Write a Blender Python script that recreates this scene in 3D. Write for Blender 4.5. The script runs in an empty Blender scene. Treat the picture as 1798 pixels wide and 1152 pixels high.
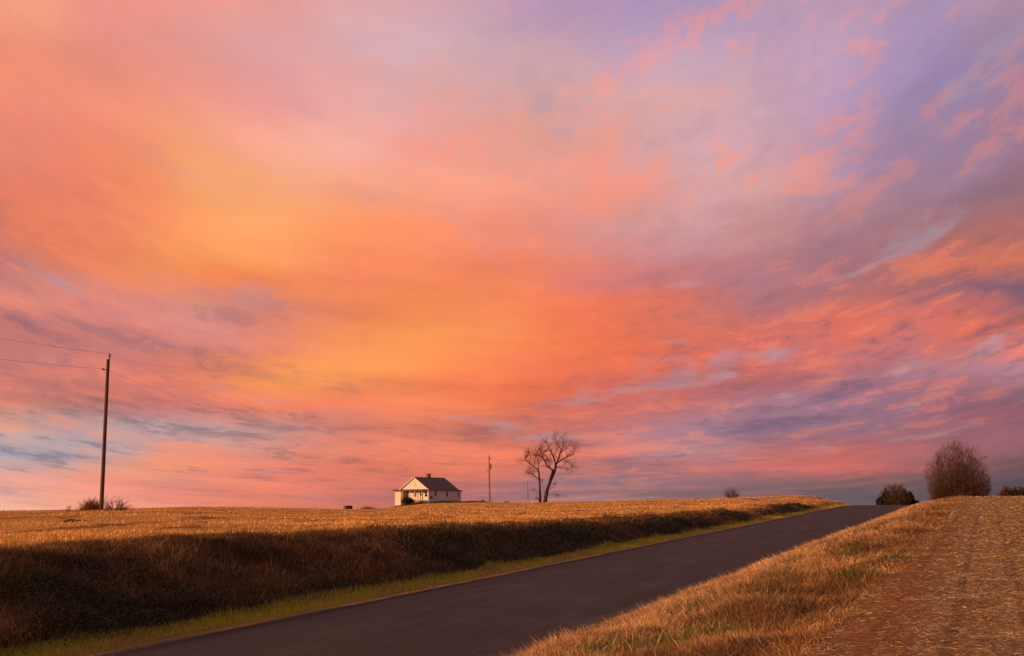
import bpy, math, random
import numpy as np

scene = bpy.context.scene
col = scene.collection
R = math.radians

# ------------------------------------------------------------------ camera
F, HY = 1900.0, 895.0                 # focal length and true horizon, in photo pixels (1798 x 1152)
EZ = 2.42                             # eye height above the near road
PITCH = math.atan((HY - 576) / F)
cam_d = bpy.data.cameras.new('camera')
cam = bpy.data.objects.new('camera', cam_d)
col.objects.link(cam)
cam_d.sensor_width = 36.0
cam_d.lens = 36.0 * F / 1798.0
cam_d.clip_start = 0.1
cam_d.clip_end = 8000
cam.location = (0, 0, EZ)
cam.rotation_euler = (math.pi / 2 + PITCH, 0, 0)
scene.camera = cam

scene.view_settings.view_transform = 'Standard'
scene.view_settings.look = 'None'
scene.view_settings.gamma = 1.0
scene.view_settings.exposure = 0.0
scene.cycles.max_bounces = 6
scene.cycles.transparent_max_bounces = 8
scene.render.film_transparent = False


def px(x, y, Y):
    """world point at forward distance Y seen at photo pixel (x, y)"""
    r = (x - 899) / F
    u = (576 - y) / F
    c, s = math.cos(PITCH), math.sin(PITCH)
    k = Y / (c - u * s)
    return np.array([r * k, Y, EZ + (s + u * c) * k])


# ------------------------------------------------------------------ sky
def lin(c):
    c = np.asarray(c, float) / 255.0
    return np.where(c <= 0.04045, c / 12.92, ((c + 0.055) / 1.055) ** 2.4)


SUN_EL, SUN_AZ = 9.0, -116.0          # degrees; azimuth from +Y, clockwise positive

world = bpy.data.worlds.new("World")
scene.world = world
world.use_nodes = True
nt = world.node_tree
nt.nodes.clear()


def N(tree, typ, **kw):
    n = tree.nodes.new(typ)
    for k, v in kw.items():
        setattr(n, k, v)
    return n


def setin(tree, node, idx, v):
    if v is None:
        return
    if isinstance(v, bpy.types.NodeSocket):
        tree.links.new(v, node.inputs[idx])
    else:
        node.inputs[idx].default_value = v


def M(tree, op, a, b=None, c=None, clamp=False):
    n = N(tree, 'ShaderNodeMath', operation=op, use_clamp=clamp)
    for i, v in enumerate((a, b, c)):
        setin(tree, n, i, v)
    return n.outputs[0]


def mixc(tree, f, a, b, blend='MIX'):
    n = N(tree, 'ShaderNodeMix', data_type='RGBA', blend_type=blend)
    setin(tree, n, 0, f)
    setin(tree, n, 6, a)
    setin(tree, n, 7, b)
    return n.outputs[2]


def maprange(tree, v, a, b, c=0.0, d=1.0, smooth=True):
    n = N(tree, 'ShaderNodeMapRange', interpolation_type='SMOOTHSTEP' if smooth else 'LINEAR')
    n.clamp = True if hasattr(n, 'clamp') else None
    for i, x in enumerate((v, a, b, c, d)):
        setin(tree, n, i, x)
    return n.outputs[0]


def combine(tree, x, y, z):
    n = N(tree, 'ShaderNodeCombineXYZ')
    for i, v in enumerate((x, y, z)):
        setin(tree, n, i, v)
    return n.outputs[0]


def noise(tree, vec, scale, detail=4.0, rough=0.55, dist=0.0):
    n = N(tree, 'ShaderNodeTexNoise')
    setin(tree, n, 'Vector', vec)
    n.inputs['Scale'].default_value = scale
    n.inputs['Detail'].default_value = detail
    n.inputs['Roughness'].default_value = rough
    n.inputs['Distortion'].default_value = dist
    return n.outputs['Fac']


# colours of the sunset by direction: rows are heights in the sky, columns bearings (given at photo pixels)
SX = [0, 150, 300, 450, 600, 750, 900, 1050, 1200, 1350, 1500, 1650, 1798]
SY = [0, 80, 160, 240, 320, 400, 480, 520, 560, 600, 640, 680, 720, 760, 800, 825, 850, 870, 890]
SC = [
 [(255,165,115),(245,150,130),(235,155,145),(240,160,150),(228,170,170),(215,168,175),(190,155,180),(180,150,185),(165,145,185),(185,155,185),(195,155,175),(170,145,180),(190,150,165)],
 [(240,145,115),(235,150,130),(235,155,145),(225,165,165),(222,175,180),(218,178,186),(205,165,175),(190,158,185),(200,165,185),(205,165,185),(180,155,190),(160,140,185),(155,130,165)],
 [(250,145,110),(245,145,115),(250,150,125),(245,160,145),(240,172,165),(222,172,172),(205,165,170),(215,165,165),(225,175,175),(210,170,185),(190,155,185),(165,140,175),(160,130,160)],
 [(245,140,110),(255,145,105),(255,165,115),(255,165,135),(252,175,155),(248,165,145),(235,165,150),(225,165,160),(220,175,185),(215,165,175),(180,150,185),(165,140,175),(170,130,150)],
 [(205,130,115),(240,130,100),(255,165,100),(255,165,110),(255,165,130),(250,160,130),(250,155,130),(240,155,140),(220,170,175),(225,165,160),(190,150,175),(160,125,145),(150,110,125)],
 [(225,125,95),(245,130,90),(255,150,85),(255,165,95),(255,145,85),(255,140,95),(250,140,110),(225,155,150),(215,165,170),(205,140,140),(165,120,130),(150,110,120),(160,110,115)],
 [(185,120,125),(240,135,95),(255,150,80),(250,142,75),(245,130,85),(255,135,80),(240,130,95),(220,130,120),(198,125,130),(175,120,130),(160,115,130),(220,120,100),(232,125,95)],
 [(215,135,125),(225,140,125),(250,135,90),(240,125,85),(250,140,85),(255,135,75),(250,130,85),(225,125,115),(185,120,130),(175,118,130),(185,115,120),(150,110,125),(135,95,110)],
 [(160,105,110),(235,135,120),(205,150,155),(205,145,155),(240,130,85),(255,140,80),(250,130,80),(240,120,85),(220,115,95),(185,115,120),(215,115,95),(240,120,95),(210,110,95)],
 [(170,115,125),(190,120,120),(225,135,120),(235,130,110),(255,150,80),(255,150,75),(255,135,75),(240,120,80),(225,115,90),(205,110,100),(230,112,90),(200,110,110),(235,120,105)],
 [(160,110,120),(225,125,105),(195,115,105),(250,140,80),(255,155,75),(255,140,75),(245,125,75),(235,115,80),(225,110,90),(205,110,105),(195,120,130),(180,135,150),(195,150,165)],
 [(200,130,125),(200,125,125),(230,125,105),(255,145,80),(255,150,80),(240,125,85),(240,120,80),(225,110,90),(210,110,105),(175,110,120),(165,110,125),(170,110,120),(175,105,110)],
 [(245,140,90),(170,110,110),(215,130,125),(235,130,110),(235,125,95),(250,135,80),(235,120,85),(215,115,105),(185,120,125),(170,125,140),(150,115,140),(150,100,115),(125,90,110)],
 [(195,190,205),(190,170,185),(185,165,180),(185,155,165),(215,130,120),(225,125,100),(200,115,100),(195,125,130),(170,130,145),(130,105,130),(165,115,125),(175,110,115),(190,110,115)],
 [(170,155,175),(185,165,180),(240,140,120),(230,140,130),(240,125,100),(225,120,105),(235,120,95),(215,110,105),(170,130,150),(205,110,105),(205,100,100),(165,95,105),(115,80,95)],
 [(225,160,150),(240,145,115),(250,140,105),(245,130,100),(235,120,105),(240,120,95),(225,115,100),(165,105,115),(190,110,115),(215,105,105),(215,100,95),(140,85,95),(95,72,85)],
 [(220,165,165),(245,140,120),(205,125,125),(240,130,110),(220,115,105),(215,110,100),(170,105,115),(140,105,125),(160,105,115),(140,95,105),(115,85,95),(105,78,90),(88,68,82)],
 [(245,170,145),(250,150,125),(245,135,110),(235,125,105),(210,115,110),(180,105,110),(165,105,115),(155,105,115),(135,95,105),(115,88,100),(105,82,95),(98,78,90),(85,68,80)],
 [(250,175,150),(250,150,125),(250,140,115),(235,125,105),(215,115,105),(200,110,105),(185,115,115),(175,115,120),(150,105,110),(120,95,105),(110,90,105),(105,85,95),(90,70,80)],
]
SC = np.array(SC, float)
SC[..., 2] += np.where(SC[..., 0] >= 244, 12, 0)
SC[..., 1] += np.where(SC[..., 0] >= 250, 8, 0)
SC[14:, :, 1] += 8
SC[14:, :, 2] += 2
SC[13, :4] += (0, 4, -8)
# how broken and streaky the cloud is in each place
SA = np.array([
 [0.25, 0.3, 0.35, 0.3, 0.3, 0.3, 0.4, 0.6, 0.8, 0.9, 0.9, 0.8, 0.8],
 [0.25, 0.3, 0.3, 0.3, 0.3, 0.3, 0.5, 0.7, 1.0, 1.0, 1.0, 0.8, 0.7],
 [0.3, 0.3, 0.2, 0.2, 0.25, 0.3, 0.6, 0.8, 1.0, 1.0, 0.8, 0.6, 0.7],
 [0.4, 0.3, 0.2, 0.2, 0.25, 0.4, 0.6, 0.8, 0.9, 1.0, 0.9, 0.7, 0.9],
 [0.6, 0.4, 0.15, 0.2, 0.3, 0.4, 0.5, 0.7, 0.9, 1.0, 0.8, 0.5, 0.6],
 [0.6, 0.5, 0.2, 0.15, 0.25, 0.3, 0.3, 0.5, 0.6, 0.6, 0.4, 0.5, 0.8],
 [0.7, 0.6, 0.3, 0.2, 0.2, 0.2, 0.2, 0.3, 0.4, 0.5, 0.7, 1.0, 1.0],
 [0.7, 0.6, 0.45, 0.35, 0.22, 0.18, 0.2, 0.3, 0.5, 0.65, 0.8, 1.0, 1.0],
 [0.7, 0.6, 0.6, 0.5, 0.25, 0.15, 0.2, 0.3, 0.6, 0.8, 0.9, 1.0, 1.0],
 [0.7, 0.65, 0.6, 0.4, 0.2, 0.15, 0.2, 0.3, 0.6, 0.8, 0.9, 0.95, 0.95],
 [0.7, 0.7, 0.6, 0.3, 0.15, 0.15, 0.2, 0.3, 0.6, 0.8, 0.9, 0.9, 0.9],
 [0.8, 0.8, 0.7, 0.5, 0.32, 0.28, 0.3, 0.5, 0.7, 0.85, 0.9, 0.85, 0.75],
 [0.9, 0.9, 0.8, 0.7, 0.5, 0.4, 0.4, 0.7, 0.8, 0.9, 0.9, 0.8, 0.6],
 [0.9, 0.9, 0.85, 0.75, 0.6, 0.55, 0.6, 0.8, 0.85, 0.75, 0.7, 0.55, 0.4],
 [0.9, 0.9, 0.9, 0.8, 0.7, 0.7, 0.8, 0.9, 0.9, 0.6, 0.5, 0.3, 0.2],
 [0.7, 0.7, 0.7, 0.65, 0.6, 0.6, 0.65, 0.75, 0.7, 0.5, 0.4, 0.25, 0.15],
 [0.5, 0.5, 0.5, 0.5, 0.5, 0.5, 0.5, 0.6, 0.5, 0.4, 0.3, 0.2, 0.1],
 [0.35, 0.35, 0.35, 0.4, 0.45, 0.5, 0.5, 0.5, 0.4, 0.3, 0.2, 0.15, 0.1],
 [0.2, 0.2, 0.2, 0.3, 0.4, 0.5, 0.5, 0.4, 0.3, 0.2, 0.1, 0.1, 0.1]])


def sky_sample(az, el):
    a, e = R(az), R(el)
    X, Y, Z = math.sin(a) * math.cos(e), math.cos(a) * math.cos(e), math.sin(e)
    c, s = math.cos(PITCH), math.sin(PITCH)
    fw = Y * c + Z * s
    up = -Y * s + Z * c
    x = 899 + F * X / fw
    y = 576 - F * up / fw
    x = min(max(x, 0), 1798)
    y = min(max(y, 0), 890)
    i = min(int(np.searchsorted(SX, x, 'right')) - 1, 11)
    j = min(int(np.searchsorted(SY, y, 'right')) - 1, len(SY) - 2)
    fx = (x - SX[i]) / (SX[i + 1] - SX[i])
    fy = (y - SY[j]) / (SY[j + 1] - SY[j])
    def bl(T):
        return (T[j][i] * (1 - fx) + T[j][i + 1] * fx) * (1 - fy) + (T[j + 1][i] * (1 - fx) + T[j + 1][i + 1] * fx) * fy
    return lin(bl(SC)), float(bl(SA))


tc = N(nt, 'ShaderNodeTexCoord')
sep = N(nt, 'ShaderNodeSeparateXYZ')
nt.links.new(tc.outputs['Generated'], sep.inputs[0])
dx, dy, dz = sep.outputs
# curved streak coordinate: cloud bands sag in the middle and fan upward to the sides
x2 = M(nt, 'MULTIPLY', dx, dx)
zs = M(nt, 'SUBTRACT', dz, M(nt, 'MULTIPLY', x2, M(nt, 'MULTIPLY_ADD', dz, 1.5, 0.08)))
zl = M(nt, 'LOGARITHM', M(nt, 'MAXIMUM', M(nt, 'ADD', zs, 0.04), 0.012), 2.718)
vec = combine(nt, dx, dy, M(nt, 'MULTIPLY', zl, 1.0))
w1 = noise(nt, combine(nt, M(nt, 'MULTIPLY', dx, 4.0), M(nt, 'MULTIPLY', dy, 4.0), M(nt, 'MULTIPLY', zl, 2.6)), 1.0, 6, .58)
w2 = noise(nt, combine(nt, M(nt, 'MULTIPLY', dx, 4.0), M(nt, 'MULTIPLY', dy, 4.0), M(nt, 'MULTIPLY_ADD', zl, 2.6, 7.3)), 1.0, 6, .58)
az = M(nt, 'MULTIPLY', M(nt, 'ARCTAN2', dx, dy), 180 / math.pi)
el = M(nt, 'MULTIPLY', M(nt, 'ARCSINE', dz), 180 / math.pi)
wamp = maprange(nt, el, 0.0, 12.0, 0.22, 1.0)
azw = M(nt, 'ADD', az, M(nt, 'MULTIPLY', M(nt, 'MULTIPLY', M(nt, 'SUBTRACT', w1, .5), 12.0), wamp))
elw = M(nt, 'ADD', el, M(nt, 'MULTIPLY', M(nt, 'MULTIPLY', M(nt, 'SUBTRACT', w2, .5), 6.0), wamp))
u = maprange(nt, azw, -180, 180, 0, 1, smooth=False)

ELS = [-1.0, .15, .75, 1.36, 2.1, 2.9, 4.1, 5.3, 6.5, 7.7, 8.9, 10.1, 11.3, 12.5, 14.8, 17.0, 19.3, 21.6, 24.0, 26.4, 42.0, 88.0]
AZI = [-25.5 + i * 51.0 / 20 for i in range(21)]
ramps = []
for e in ELS:
    stops = []
    if e < 30:
        for a in AZI:
            c, d = sky_sample(a, e)
            stops.append((a, c, d))
        lc, rc = stops[0][1], stops[-1][1]
        warm = lin((250, 150, 95)) * (1.0 if e < 20 else .8)
        stops = [(-180, lin((150, 112, 118)), .5), (-140, lin((170, 110, 110)), .6), (-100, warm, .5), (-50, warm, .5)] + stops + \
                [(50, rc * .95, .6), (80, lin((185, 130, 118)), .6), (130, lin((180, 128, 118)), .6), (180, lin((150, 112, 118)), .5)]
    elif e < 60:
        stops = [(-180, lin((130, 115, 140)), .7), (-60, lin((225, 150, 125)), .6), (-20, lin((215, 160, 150)), .6), (20, lin((165, 140, 175)), .8), (60, lin((150, 130, 165)), .8), (180, lin((130, 115, 140)), .7)]
    else:
        stops = [(-180, lin((150, 130, 155)), .6), (180, lin((150, 130, 155)), .6)]
    rn = N(nt, 'ShaderNodeValToRGB')
    cr = rn.color_ramp
    cr.interpolation = 'LINEAR' if len(stops) < 3 else 'B_SPLINE' if False else 'EASE' if False else 'LINEAR'
    while len(cr.elements) < len(stops):
        cr.elements.new(0.5)
    for k, (a, c, d) in enumerate(stops):
        cr.elements[k].position = (a + 180) / 360
    for k, (a, c, d) in enumerate(stops):
        cr.elements[k].color = (c[0], c[1], c[2], d)
    nt.links.new(u, rn.inputs[0])
    ramps.append(rn)
base = ramps[0].outputs[0]
amp = ramps[0].outputs[1]
for k in range(1, len(ELS)):
    f = maprange(nt, elw, ELS[k - 1], ELS[k], 0, 1, smooth=False)
    base = mixc(nt, f, base, ramps[k].outputs[0])
    mm = N(nt, 'ShaderNodeMix', data_type='FLOAT')
    setin(nt, mm, 0, f); setin(nt, mm, 2, amp); setin(nt, mm, 3, ramps[k].outputs[1])
    amp = mm.outputs[0]
# cloud detail
streak = noise(nt, combine(nt, M(nt, 'MULTIPLY', dx, 3.2), M(nt, 'MULTIPLY', dy, 3.2), M(nt, 'MULTIPLY', zl, 3.3)), 2.0, 8, .62, .30)
puff = noise(nt, combine(nt, M(nt, 'MULTIPLY', dx, 9.0), M(nt, 'MULTIPLY', dy, 9.0), M(nt, 'MULTIPLY', zl, 4.6)), 2.4, 10, .68, .5)
soft = noise(nt, combine(nt, M(nt, 'MULTIPLY', dx, 2.0), M(nt, 'MULTIPLY', dy, 2.0), M(nt, 'MULTIPLY', zl, 2.4)), 2.0, 4, .5)
comb = M(nt, 'ADD', M(nt, 'MULTIPLY', streak, .52), M(nt, 'MULTIPLY', puff, .48))
rip = noise(nt, combine(nt, M(nt, 'MULTIPLY', dx, 26.0), M(nt, 'MULTIPLY', dy, 26.0), M(nt, 'MULTIPLY', zl, 11.0)), 2.2, 6, .65, .4)
comb = M(nt, 'ADD', M(nt, 'MULTIPLY', comb, .86), M(nt, 'MULTIPLY', rip, .14))
comb = M(nt, 'MULTIPLY_ADD', M(nt, 'SUBTRACT', comb, .5), 1.35, .5)
dark = M(nt, 'MULTIPLY', maprange(nt, comb, 0.50, 0.36), amp)
lite = M(nt, 'MULTIPLY', maprange(nt, comb, 0.505, 0.595), amp)
shade = mixc(nt, .50, mixc(nt, 1.0, base, (0.62, 0.68, 0.80, 1), 'MULTIPLY'), tuple(lin((128, 104, 118))) + (1,))
glow = mixc(nt, 0.45, mixc(nt, 1.0, base, (1.35, 1.05, 0.90, 1), 'MULTIPLY'), tuple(lin((255, 146, 104))) + (1,))
c1 = mixc(nt, M(nt, 'MULTIPLY', dark, maprange(nt, el, 7.0, 17.0, .95, .18)), base, shade)
c2 = mixc(nt, M(nt, 'MULTIPLY', lite, .68), c1, glow)
# gaps of clear pale sky
gapn = noise(nt, combine(nt, M(nt, 'MULTIPLY', dx, 5.0), M(nt, 'MULTIPLY', dy, 5.0), M(nt, 'MULTIPLY_ADD', zl, 3.4, 3.1)), 1.7, 7, .6, .4)
gap = M(nt, 'MULTIPLY', maprange(nt, gapn, 0.57, 0.70), M(nt, 'MULTIPLY', amp, .6))
softm = M(nt, 'MULTIPLY', maprange(nt, soft, 0.32, 0.68, 0.90, 1.02), 1.0)
sm = N(nt, 'ShaderNodeVectorMath', operation='SCALE')
nt.links.new(c2, sm.inputs[0]); nt.links.new(softm, sm.inputs['Scale'])
bgc = N(nt, 'ShaderNodeBackground')
nt.links.new(sm.outputs[0], bgc.inputs[0])
bgc.inputs[1].default_value = 1.0
sky = N(nt, 'ShaderNodeTexSky', sky_type='NISHITA')
sky.sun_disc = False
sky.sun_elevation = R(SUN_EL)
sky.sun_rotation = R(SUN_AZ)
bgs = N(nt, 'ShaderNodeBackground')
nt.links.new(sky.outputs[0], bgs.inputs[0])
bgs.inputs[1].default_value = 0.10
bgp = N(nt, 'ShaderNodeBackground')
bgp.inputs[0].default_value = tuple(lin((182, 168, 192))) + (1,)
bgp.inputs[1].default_value = 0.9
clear = N(nt, 'ShaderNodeMixShader')
clear.inputs[0].default_value = 0.75
nt.links.new(bgs.outputs[0], clear.inputs[1]); nt.links.new(bgp.outputs[0], clear.inputs[2])
ms = N(nt, 'ShaderNodeMixShader')
nt.links.new(gap, ms.inputs[0])
nt.links.new(bgc.outputs[0], ms.inputs[1]); nt.links.new(clear.outputs[0], ms.inputs[2])
wo = N(nt, 'ShaderNodeOutputWorld')
nt.links.new(ms.outputs[0], wo.inputs[0])

# ------------------------------------------------------------------ sun
sd = bpy.data.lights.new('sun', 'SUN')
sd.energy = 4.6
sd.angle = R(6.0)
sd.color = (1.0, 0.53, 0.24)
sun = bpy.data.objects.new('sun', sd)
col.objects.link(sun)
S = np.array([math.sin(R(SUN_AZ)) * math.cos(R(SUN_EL)), math.cos(R(SUN_AZ)) * math.cos(R(SUN_EL)), math.sin(R(SUN_EL))])
from mathutils import Vector, Matrix
sun.rotation_euler = Vector(-S).to_track_quat('-Z', 'Y').to_euler()
sun.location = (-40, -20, 40)

# ------------------------------------------------------------------ mesh helpers
rng = np.random.default_rng(7)
random.seed(7)


def tag(o, label=None, cat=None, group=None, kind=None):
    for k, v in (('label', label), ('category', cat), ('group', group), ('kind', kind)):
        if v:
            o[k] = v
    return o


def thing(name, label, cat, loc=(0, 0, 0), rz=0.0, group=None):
    o = bpy.data.objects.new(name, None)
    col.objects.link(o)
    o.location = loc
    o.rotation_euler = (0, 0, rz)
    o.empty_display_size = 0.3
    return tag(o, label, cat, group)


def link_mesh(name, me, mat, parent=None, smooth=False):
    me.materials.append(mat)
    if smooth:
        me.polygons.foreach_set('use_smooth', [True] * len(me.polygons))
    o = bpy.data.objects.new(name, me)
    col.objects.link(o)
    if parent is not None:
        o.parent = parent
    return o


def np_mesh(name, V, loops, starts, mat, parent=None, smooth=False, color=None):
    me = bpy.data.meshes.new(name)
    me.vertices.add(len(V))
    me.vertices.foreach_set('co', np.ascontiguousarray(V, dtype=np.float32).ravel())
    me.loops.add(len(loops))
    me.loops.foreach_set('vertex_index', np.ascontiguousarray(loops, dtype=np.int32))
    me.polygons.add(len(starts))
    me.polygons.foreach_set('loop_start', np.ascontiguousarray(starts, dtype=np.int32))
    me.update(calc_edges=True)
    if color is not None:
        a = me.color_attributes.new('tint', 'FLOAT_COLOR', 'POINT')
        c4 = np.ones((len(V), 4), np.float32)
        c4[:, :3] = color
        a.data.foreach_set('color', c4.ravel())
    return link_mesh(name, me, mat, parent, smooth)


class MB:
    """collects quads, boxes and tubes and links them as one mesh object"""
    def __init__(s):
        s.v = []; s.f = []

    def poly(s, pts):
        b = len(s.v)
        s.v.extend([tuple(p) for p in pts])
        s.f.append(tuple(range(b, b + len(pts))))

    def box(s, x0, x1, y0, y1, z0, z1):
        b = len(s.v)
        s.v.extend([(x0, y0, z0), (x1, y0, z0), (x1, y1, z0), (x0, y1, z0), (x0, y0, z1), (x1, y0, z1), (x1, y1, z1), (x0, y1, z1)])
        for f in ((0, 3, 2, 1), (4, 5, 6, 7), (0, 1, 5, 4), (1, 2, 6, 5), (2, 3, 7, 6), (3, 0, 4, 7)):
            s.f.append(tuple(b + i for i in f))

    def prism(s, poly, dvec):
        """solid from a planar polygon pushed along dvec"""
        n = len(poly); b = len(s.v)
        dv = np.array(dvec, float)
        s.v.extend([tuple(p) for p in poly]); s.v.extend([tuple(np.array(p) + dv) for p in poly])
        s.f.append(tuple(b + i for i in range(n))[::-1]); s.f.append(tuple(b + n + i for i in range(n)))
        for i in range(n):
            j = (i + 1) % n
            s.f.append((b + i, b + j, b + n + j, b + n + i))

    def tube(s, pts, rad, sides=5, cap=True):
        pts = np.asarray(pts, float)
        n = len(pts)
        if np.isscalar(rad):
            rad = [rad] * n
        T = np.gradient(pts, axis=0)
        T /= np.linalg.norm(T, axis=1)[:, None] + 1e-9
        b = len(s.v)
        ref = np.array([0, 0, 1.0]) if abs(T[0][2]) < .8 else np.array([1.0, 0, 0])
        for i in range(n):
            a = np.cross(T[i], ref); a /= np.linalg.norm(a) + 1e-9
            c = np.cross(T[i], a)
            for k in range(sides):
                an = 2 * math.pi * k / sides
                s.v.append(tuple(pts[i] + rad[i] * (math.cos(an) * a + math.sin(an) * c)))
        for i in range(n - 1):
            for k in range(sides):
                k2 = (k + 1) % sides
                s.f.append((b + i * sides + k, b + i * sides + k2, b + (i + 1) * sides + k2, b + (i + 1) * sides + k))
        if cap:
            s.f.append(tuple(b + k for k in range(sides))[::-1])
            s.f.append(tuple(b + (n - 1) * sides + k for k in range(sides)))

    def build(s, name, mat, parent=None, smooth=False):
        me = bpy.data.meshes.new(name)
        me.from_pydata(s.v, [], s.f)
        me.update()
        return link_mesh(name, me, mat, parent, smooth)


def vnoise(x, y, scale, seed=0):
    x = np.asarray(x, float) / scale + 1000.0 + seed * 17.3
    y = np.asarray(y, float) / scale + 1000.0 + seed * 9.7
    xi, yi = np.floor(x), np.floor(y)
    fx, fy = x - xi, y - yi
    fx = fx * fx * (3 - 2 * fx); fy = fy * fy * (3 - 2 * fy)

    def h(a, b):
        v = np.sin(a * 127.1 + b * 311.7 + seed * 74.7) * 43758.5453
        return v - np.floor(v)
    return (h(xi, yi) * (1 - fx) + h(xi + 1, yi) * fx) * (1 - fy) + (h(xi, yi + 1) * (1 - fx) + h(xi + 1, yi + 1) * fx) * fy


# ------------------------------------------------------------------ terrain
HEAD = R(23.46)
DS = np.array([math.sin(HEAD), math.cos(HEAD)])     # along the road
DT = np.array([math.cos(HEAD), -math.sin(HEAD)])    # across, to the right
TL, TR = -11.95, -6.15                               # road edges


def st(x, y):
    return x * DS[0] + y * DS[1], x * DT[0] + y * DT[1]


def xy(s, t):
    return s * DS[0] + t * DT[0], s * DS[1] + t * DT[1]


_s = np.arange(-400, 3001, 1.0)
_slope = np.interp(_s, [-400, -60, -20, 100, 122, 160, 320, 420, 3000], [0, 0, .0269, .0269, -.022, -.022, -.012, -.012, -.012])
_z = np.cumsum(_slope); _z -= np.interp(0, _s, _z)


def zroad(s):
    return np.interp(s, _s, _z)


BS = [-200, 0, 15.5, 18, 22, 26.7, 33.3, 42.3, 55, 66, 82, 96, 107, 125, 200]
BH = [1.45, 1.42, 1.36, 1.33, 1.27, 1.21, 1.08, .88, .74, .62, .45, .38, .48, .45, .4]


def bank_h(s):
    return np.interp(s, BS, BH) - .12


def bank_t(s):
    return -12.95 - (bank_h(s) + .12) / .34


# left field: crest of the rise by bearing (photo x, photo y, distance)
CR = [(-900, 897, 95), (-400, 898, 90), (0, 897.5, 88), (100, 896, 86), (178, 894, 86), (260, 892.5, 105), (340, 889.5, 130), (450, 891, 150), (600, 894, 175), (660, 894, 215),
      (700, 889, 262), (752, 883.5, 272), (815, 882.5, 268), (860, 882, 245), (950, 882.5, 215), (1000, 881, 205), (1100, 878.5, 185), (1200, 875.5, 165), (1300, 872, 140),
      (1400, 870, 118), (1440, 871, 112), (1475, 877, 112), (1500, 884, 112), (1700, 886, 112)]
_ca = []; _cz = []; _cr = []
for (x_, y_, Y_) in CR:
    p_ = px(x_, y_, Y_)
    _ca.append(math.atan2(p_[0], p_[1])); _cz.append(p_[2]); _cr.append(math.hypot(p_[0], p_[1]))
_bs = np.linspace(-60, 135, 600)
_bt = bank_t(_bs)
_bx, _by = xy(_bs, _bt)
_ba = np.arctan2(_bx, _by); _br = np.hypot(_bx, _by); _bz = zroad(_bs) + bank_h(_bs)
_o = np.argsort(_ba)
_ba, _br, _bz = _ba[_o], _br[_o], _bz[_o]


def field_left(x, y):
    a = np.arctan2(x, y)
    r = np.hypot(x, y)
    zc = np.interp(a, _ca, _cz); rc = np.interp(a, _ca, _cr)
    rb = np.interp(a, _ba, _br); zb = np.interp(a, _ba, _bz)
    rc = np.maximum(rc, rb + 4)
    q = np.clip((rc - r) / (rc - rb), 0, 1.0)
    front = zc + (zb - zc) * q ** 1.15
    over = np.maximum(r - rc, 0)
    back = zc - .00028 * np.minimum(over, 60) ** 2 * 1.0 - .0336 * np.maximum(over - 60, 0) * .8
    return np.where(r < rc, front, back)


def ground_z(x, y):
    x = np.asarray(x, float); y = np.asarray(y, float)
    s, t = st(x, y)
    zr = zroad(s)
    tb = bank_t(s)
    s2 = np.clip(s, -60, 133)
    hb = bank_h(s)
    fl = field_left(x, y)
    # to the side of and behind the viewer the field simply follows the bank top
    behind = np.clip((-s + 5) / 25.0, 0, 1)
    fl = fl * (1 - behind) + (zr + hb) * behind
    far = np.clip((s - 118) / 25, 0, 1) * np.clip((t + 45) / 25, 0, 1)
    fl = fl * (1 - far) + np.minimum(fl, zr + hb + .9) * far
    k = np.clip((-12.7 - t) / np.maximum(-12.7 - tb, .3), 0, 1)
    prof = k * k * (3 - 2 * k) * .45 + k * .55
    top = zr + hb
    lw = np.clip((tb - t) / 3.0, 0, 1)
    left = np.where(t > tb, (zr - .008) + (hb + .008) * prof, top * (1 - lw) + fl * lw)
    # right verge, soil edge and field
    dzr = np.interp(t, [-6.3, -5.6, -4.2, -2.6, -1.4, 0, 6, 60], [-.05, .10, .40, .68, .84, .84, .86, 1.2])
    dzr = np.where(s > 60, dzr * (1 - .10 * np.clip((s - 60) / 50, 0, 1)), dzr)
    right = zr + dzr
    road = zr - .05
    z = np.where(t < -12.0, left, np.where(t > TR - .15, right, road))
    z = np.where((t >= -12.7) & (t < -12.0), zr - .008, z)
    # lumps
    off = np.clip(np.maximum(-12.6 - t, t + 5.6) / 1.0, 0, 1)
    near = np.clip(1.5 - s / 120, .35, 1)
    z = z + off * near * ((vnoise(x, y, 1.3, 3) - .5) * .09 + (vnoise(x, y, .55, 5) - .5) * .045)
    bankw = np.clip((t - tb) / .6, 0, 1) * np.clip((-12.9 - t) / .6, 0, 1)
    z = z + bankw * ((vnoise(x, y, 1.1, 8) - .5) * .26 + (vnoise(x, y, .5, 9) - .5) * .14)
    vergew = np.clip((t + 5.9) / .8, 0, 1) * np.clip((-1.5 - t) / .8, 0, 1)
    z = z + vergew * ((vnoise(x, y, .9, 11) - .5) * .24 + (vnoise(x, y, 2.2, 12) - .5) * .16)
    return z


# ------------------------------------------------------------------ materials
def new_mat(name):
    m = bpy.data.materials.new(name)
    m.use_nodes = True
    t = m.node_tree
    b = t.nodes['Principled BSDF']
    return m, t, b


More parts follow.
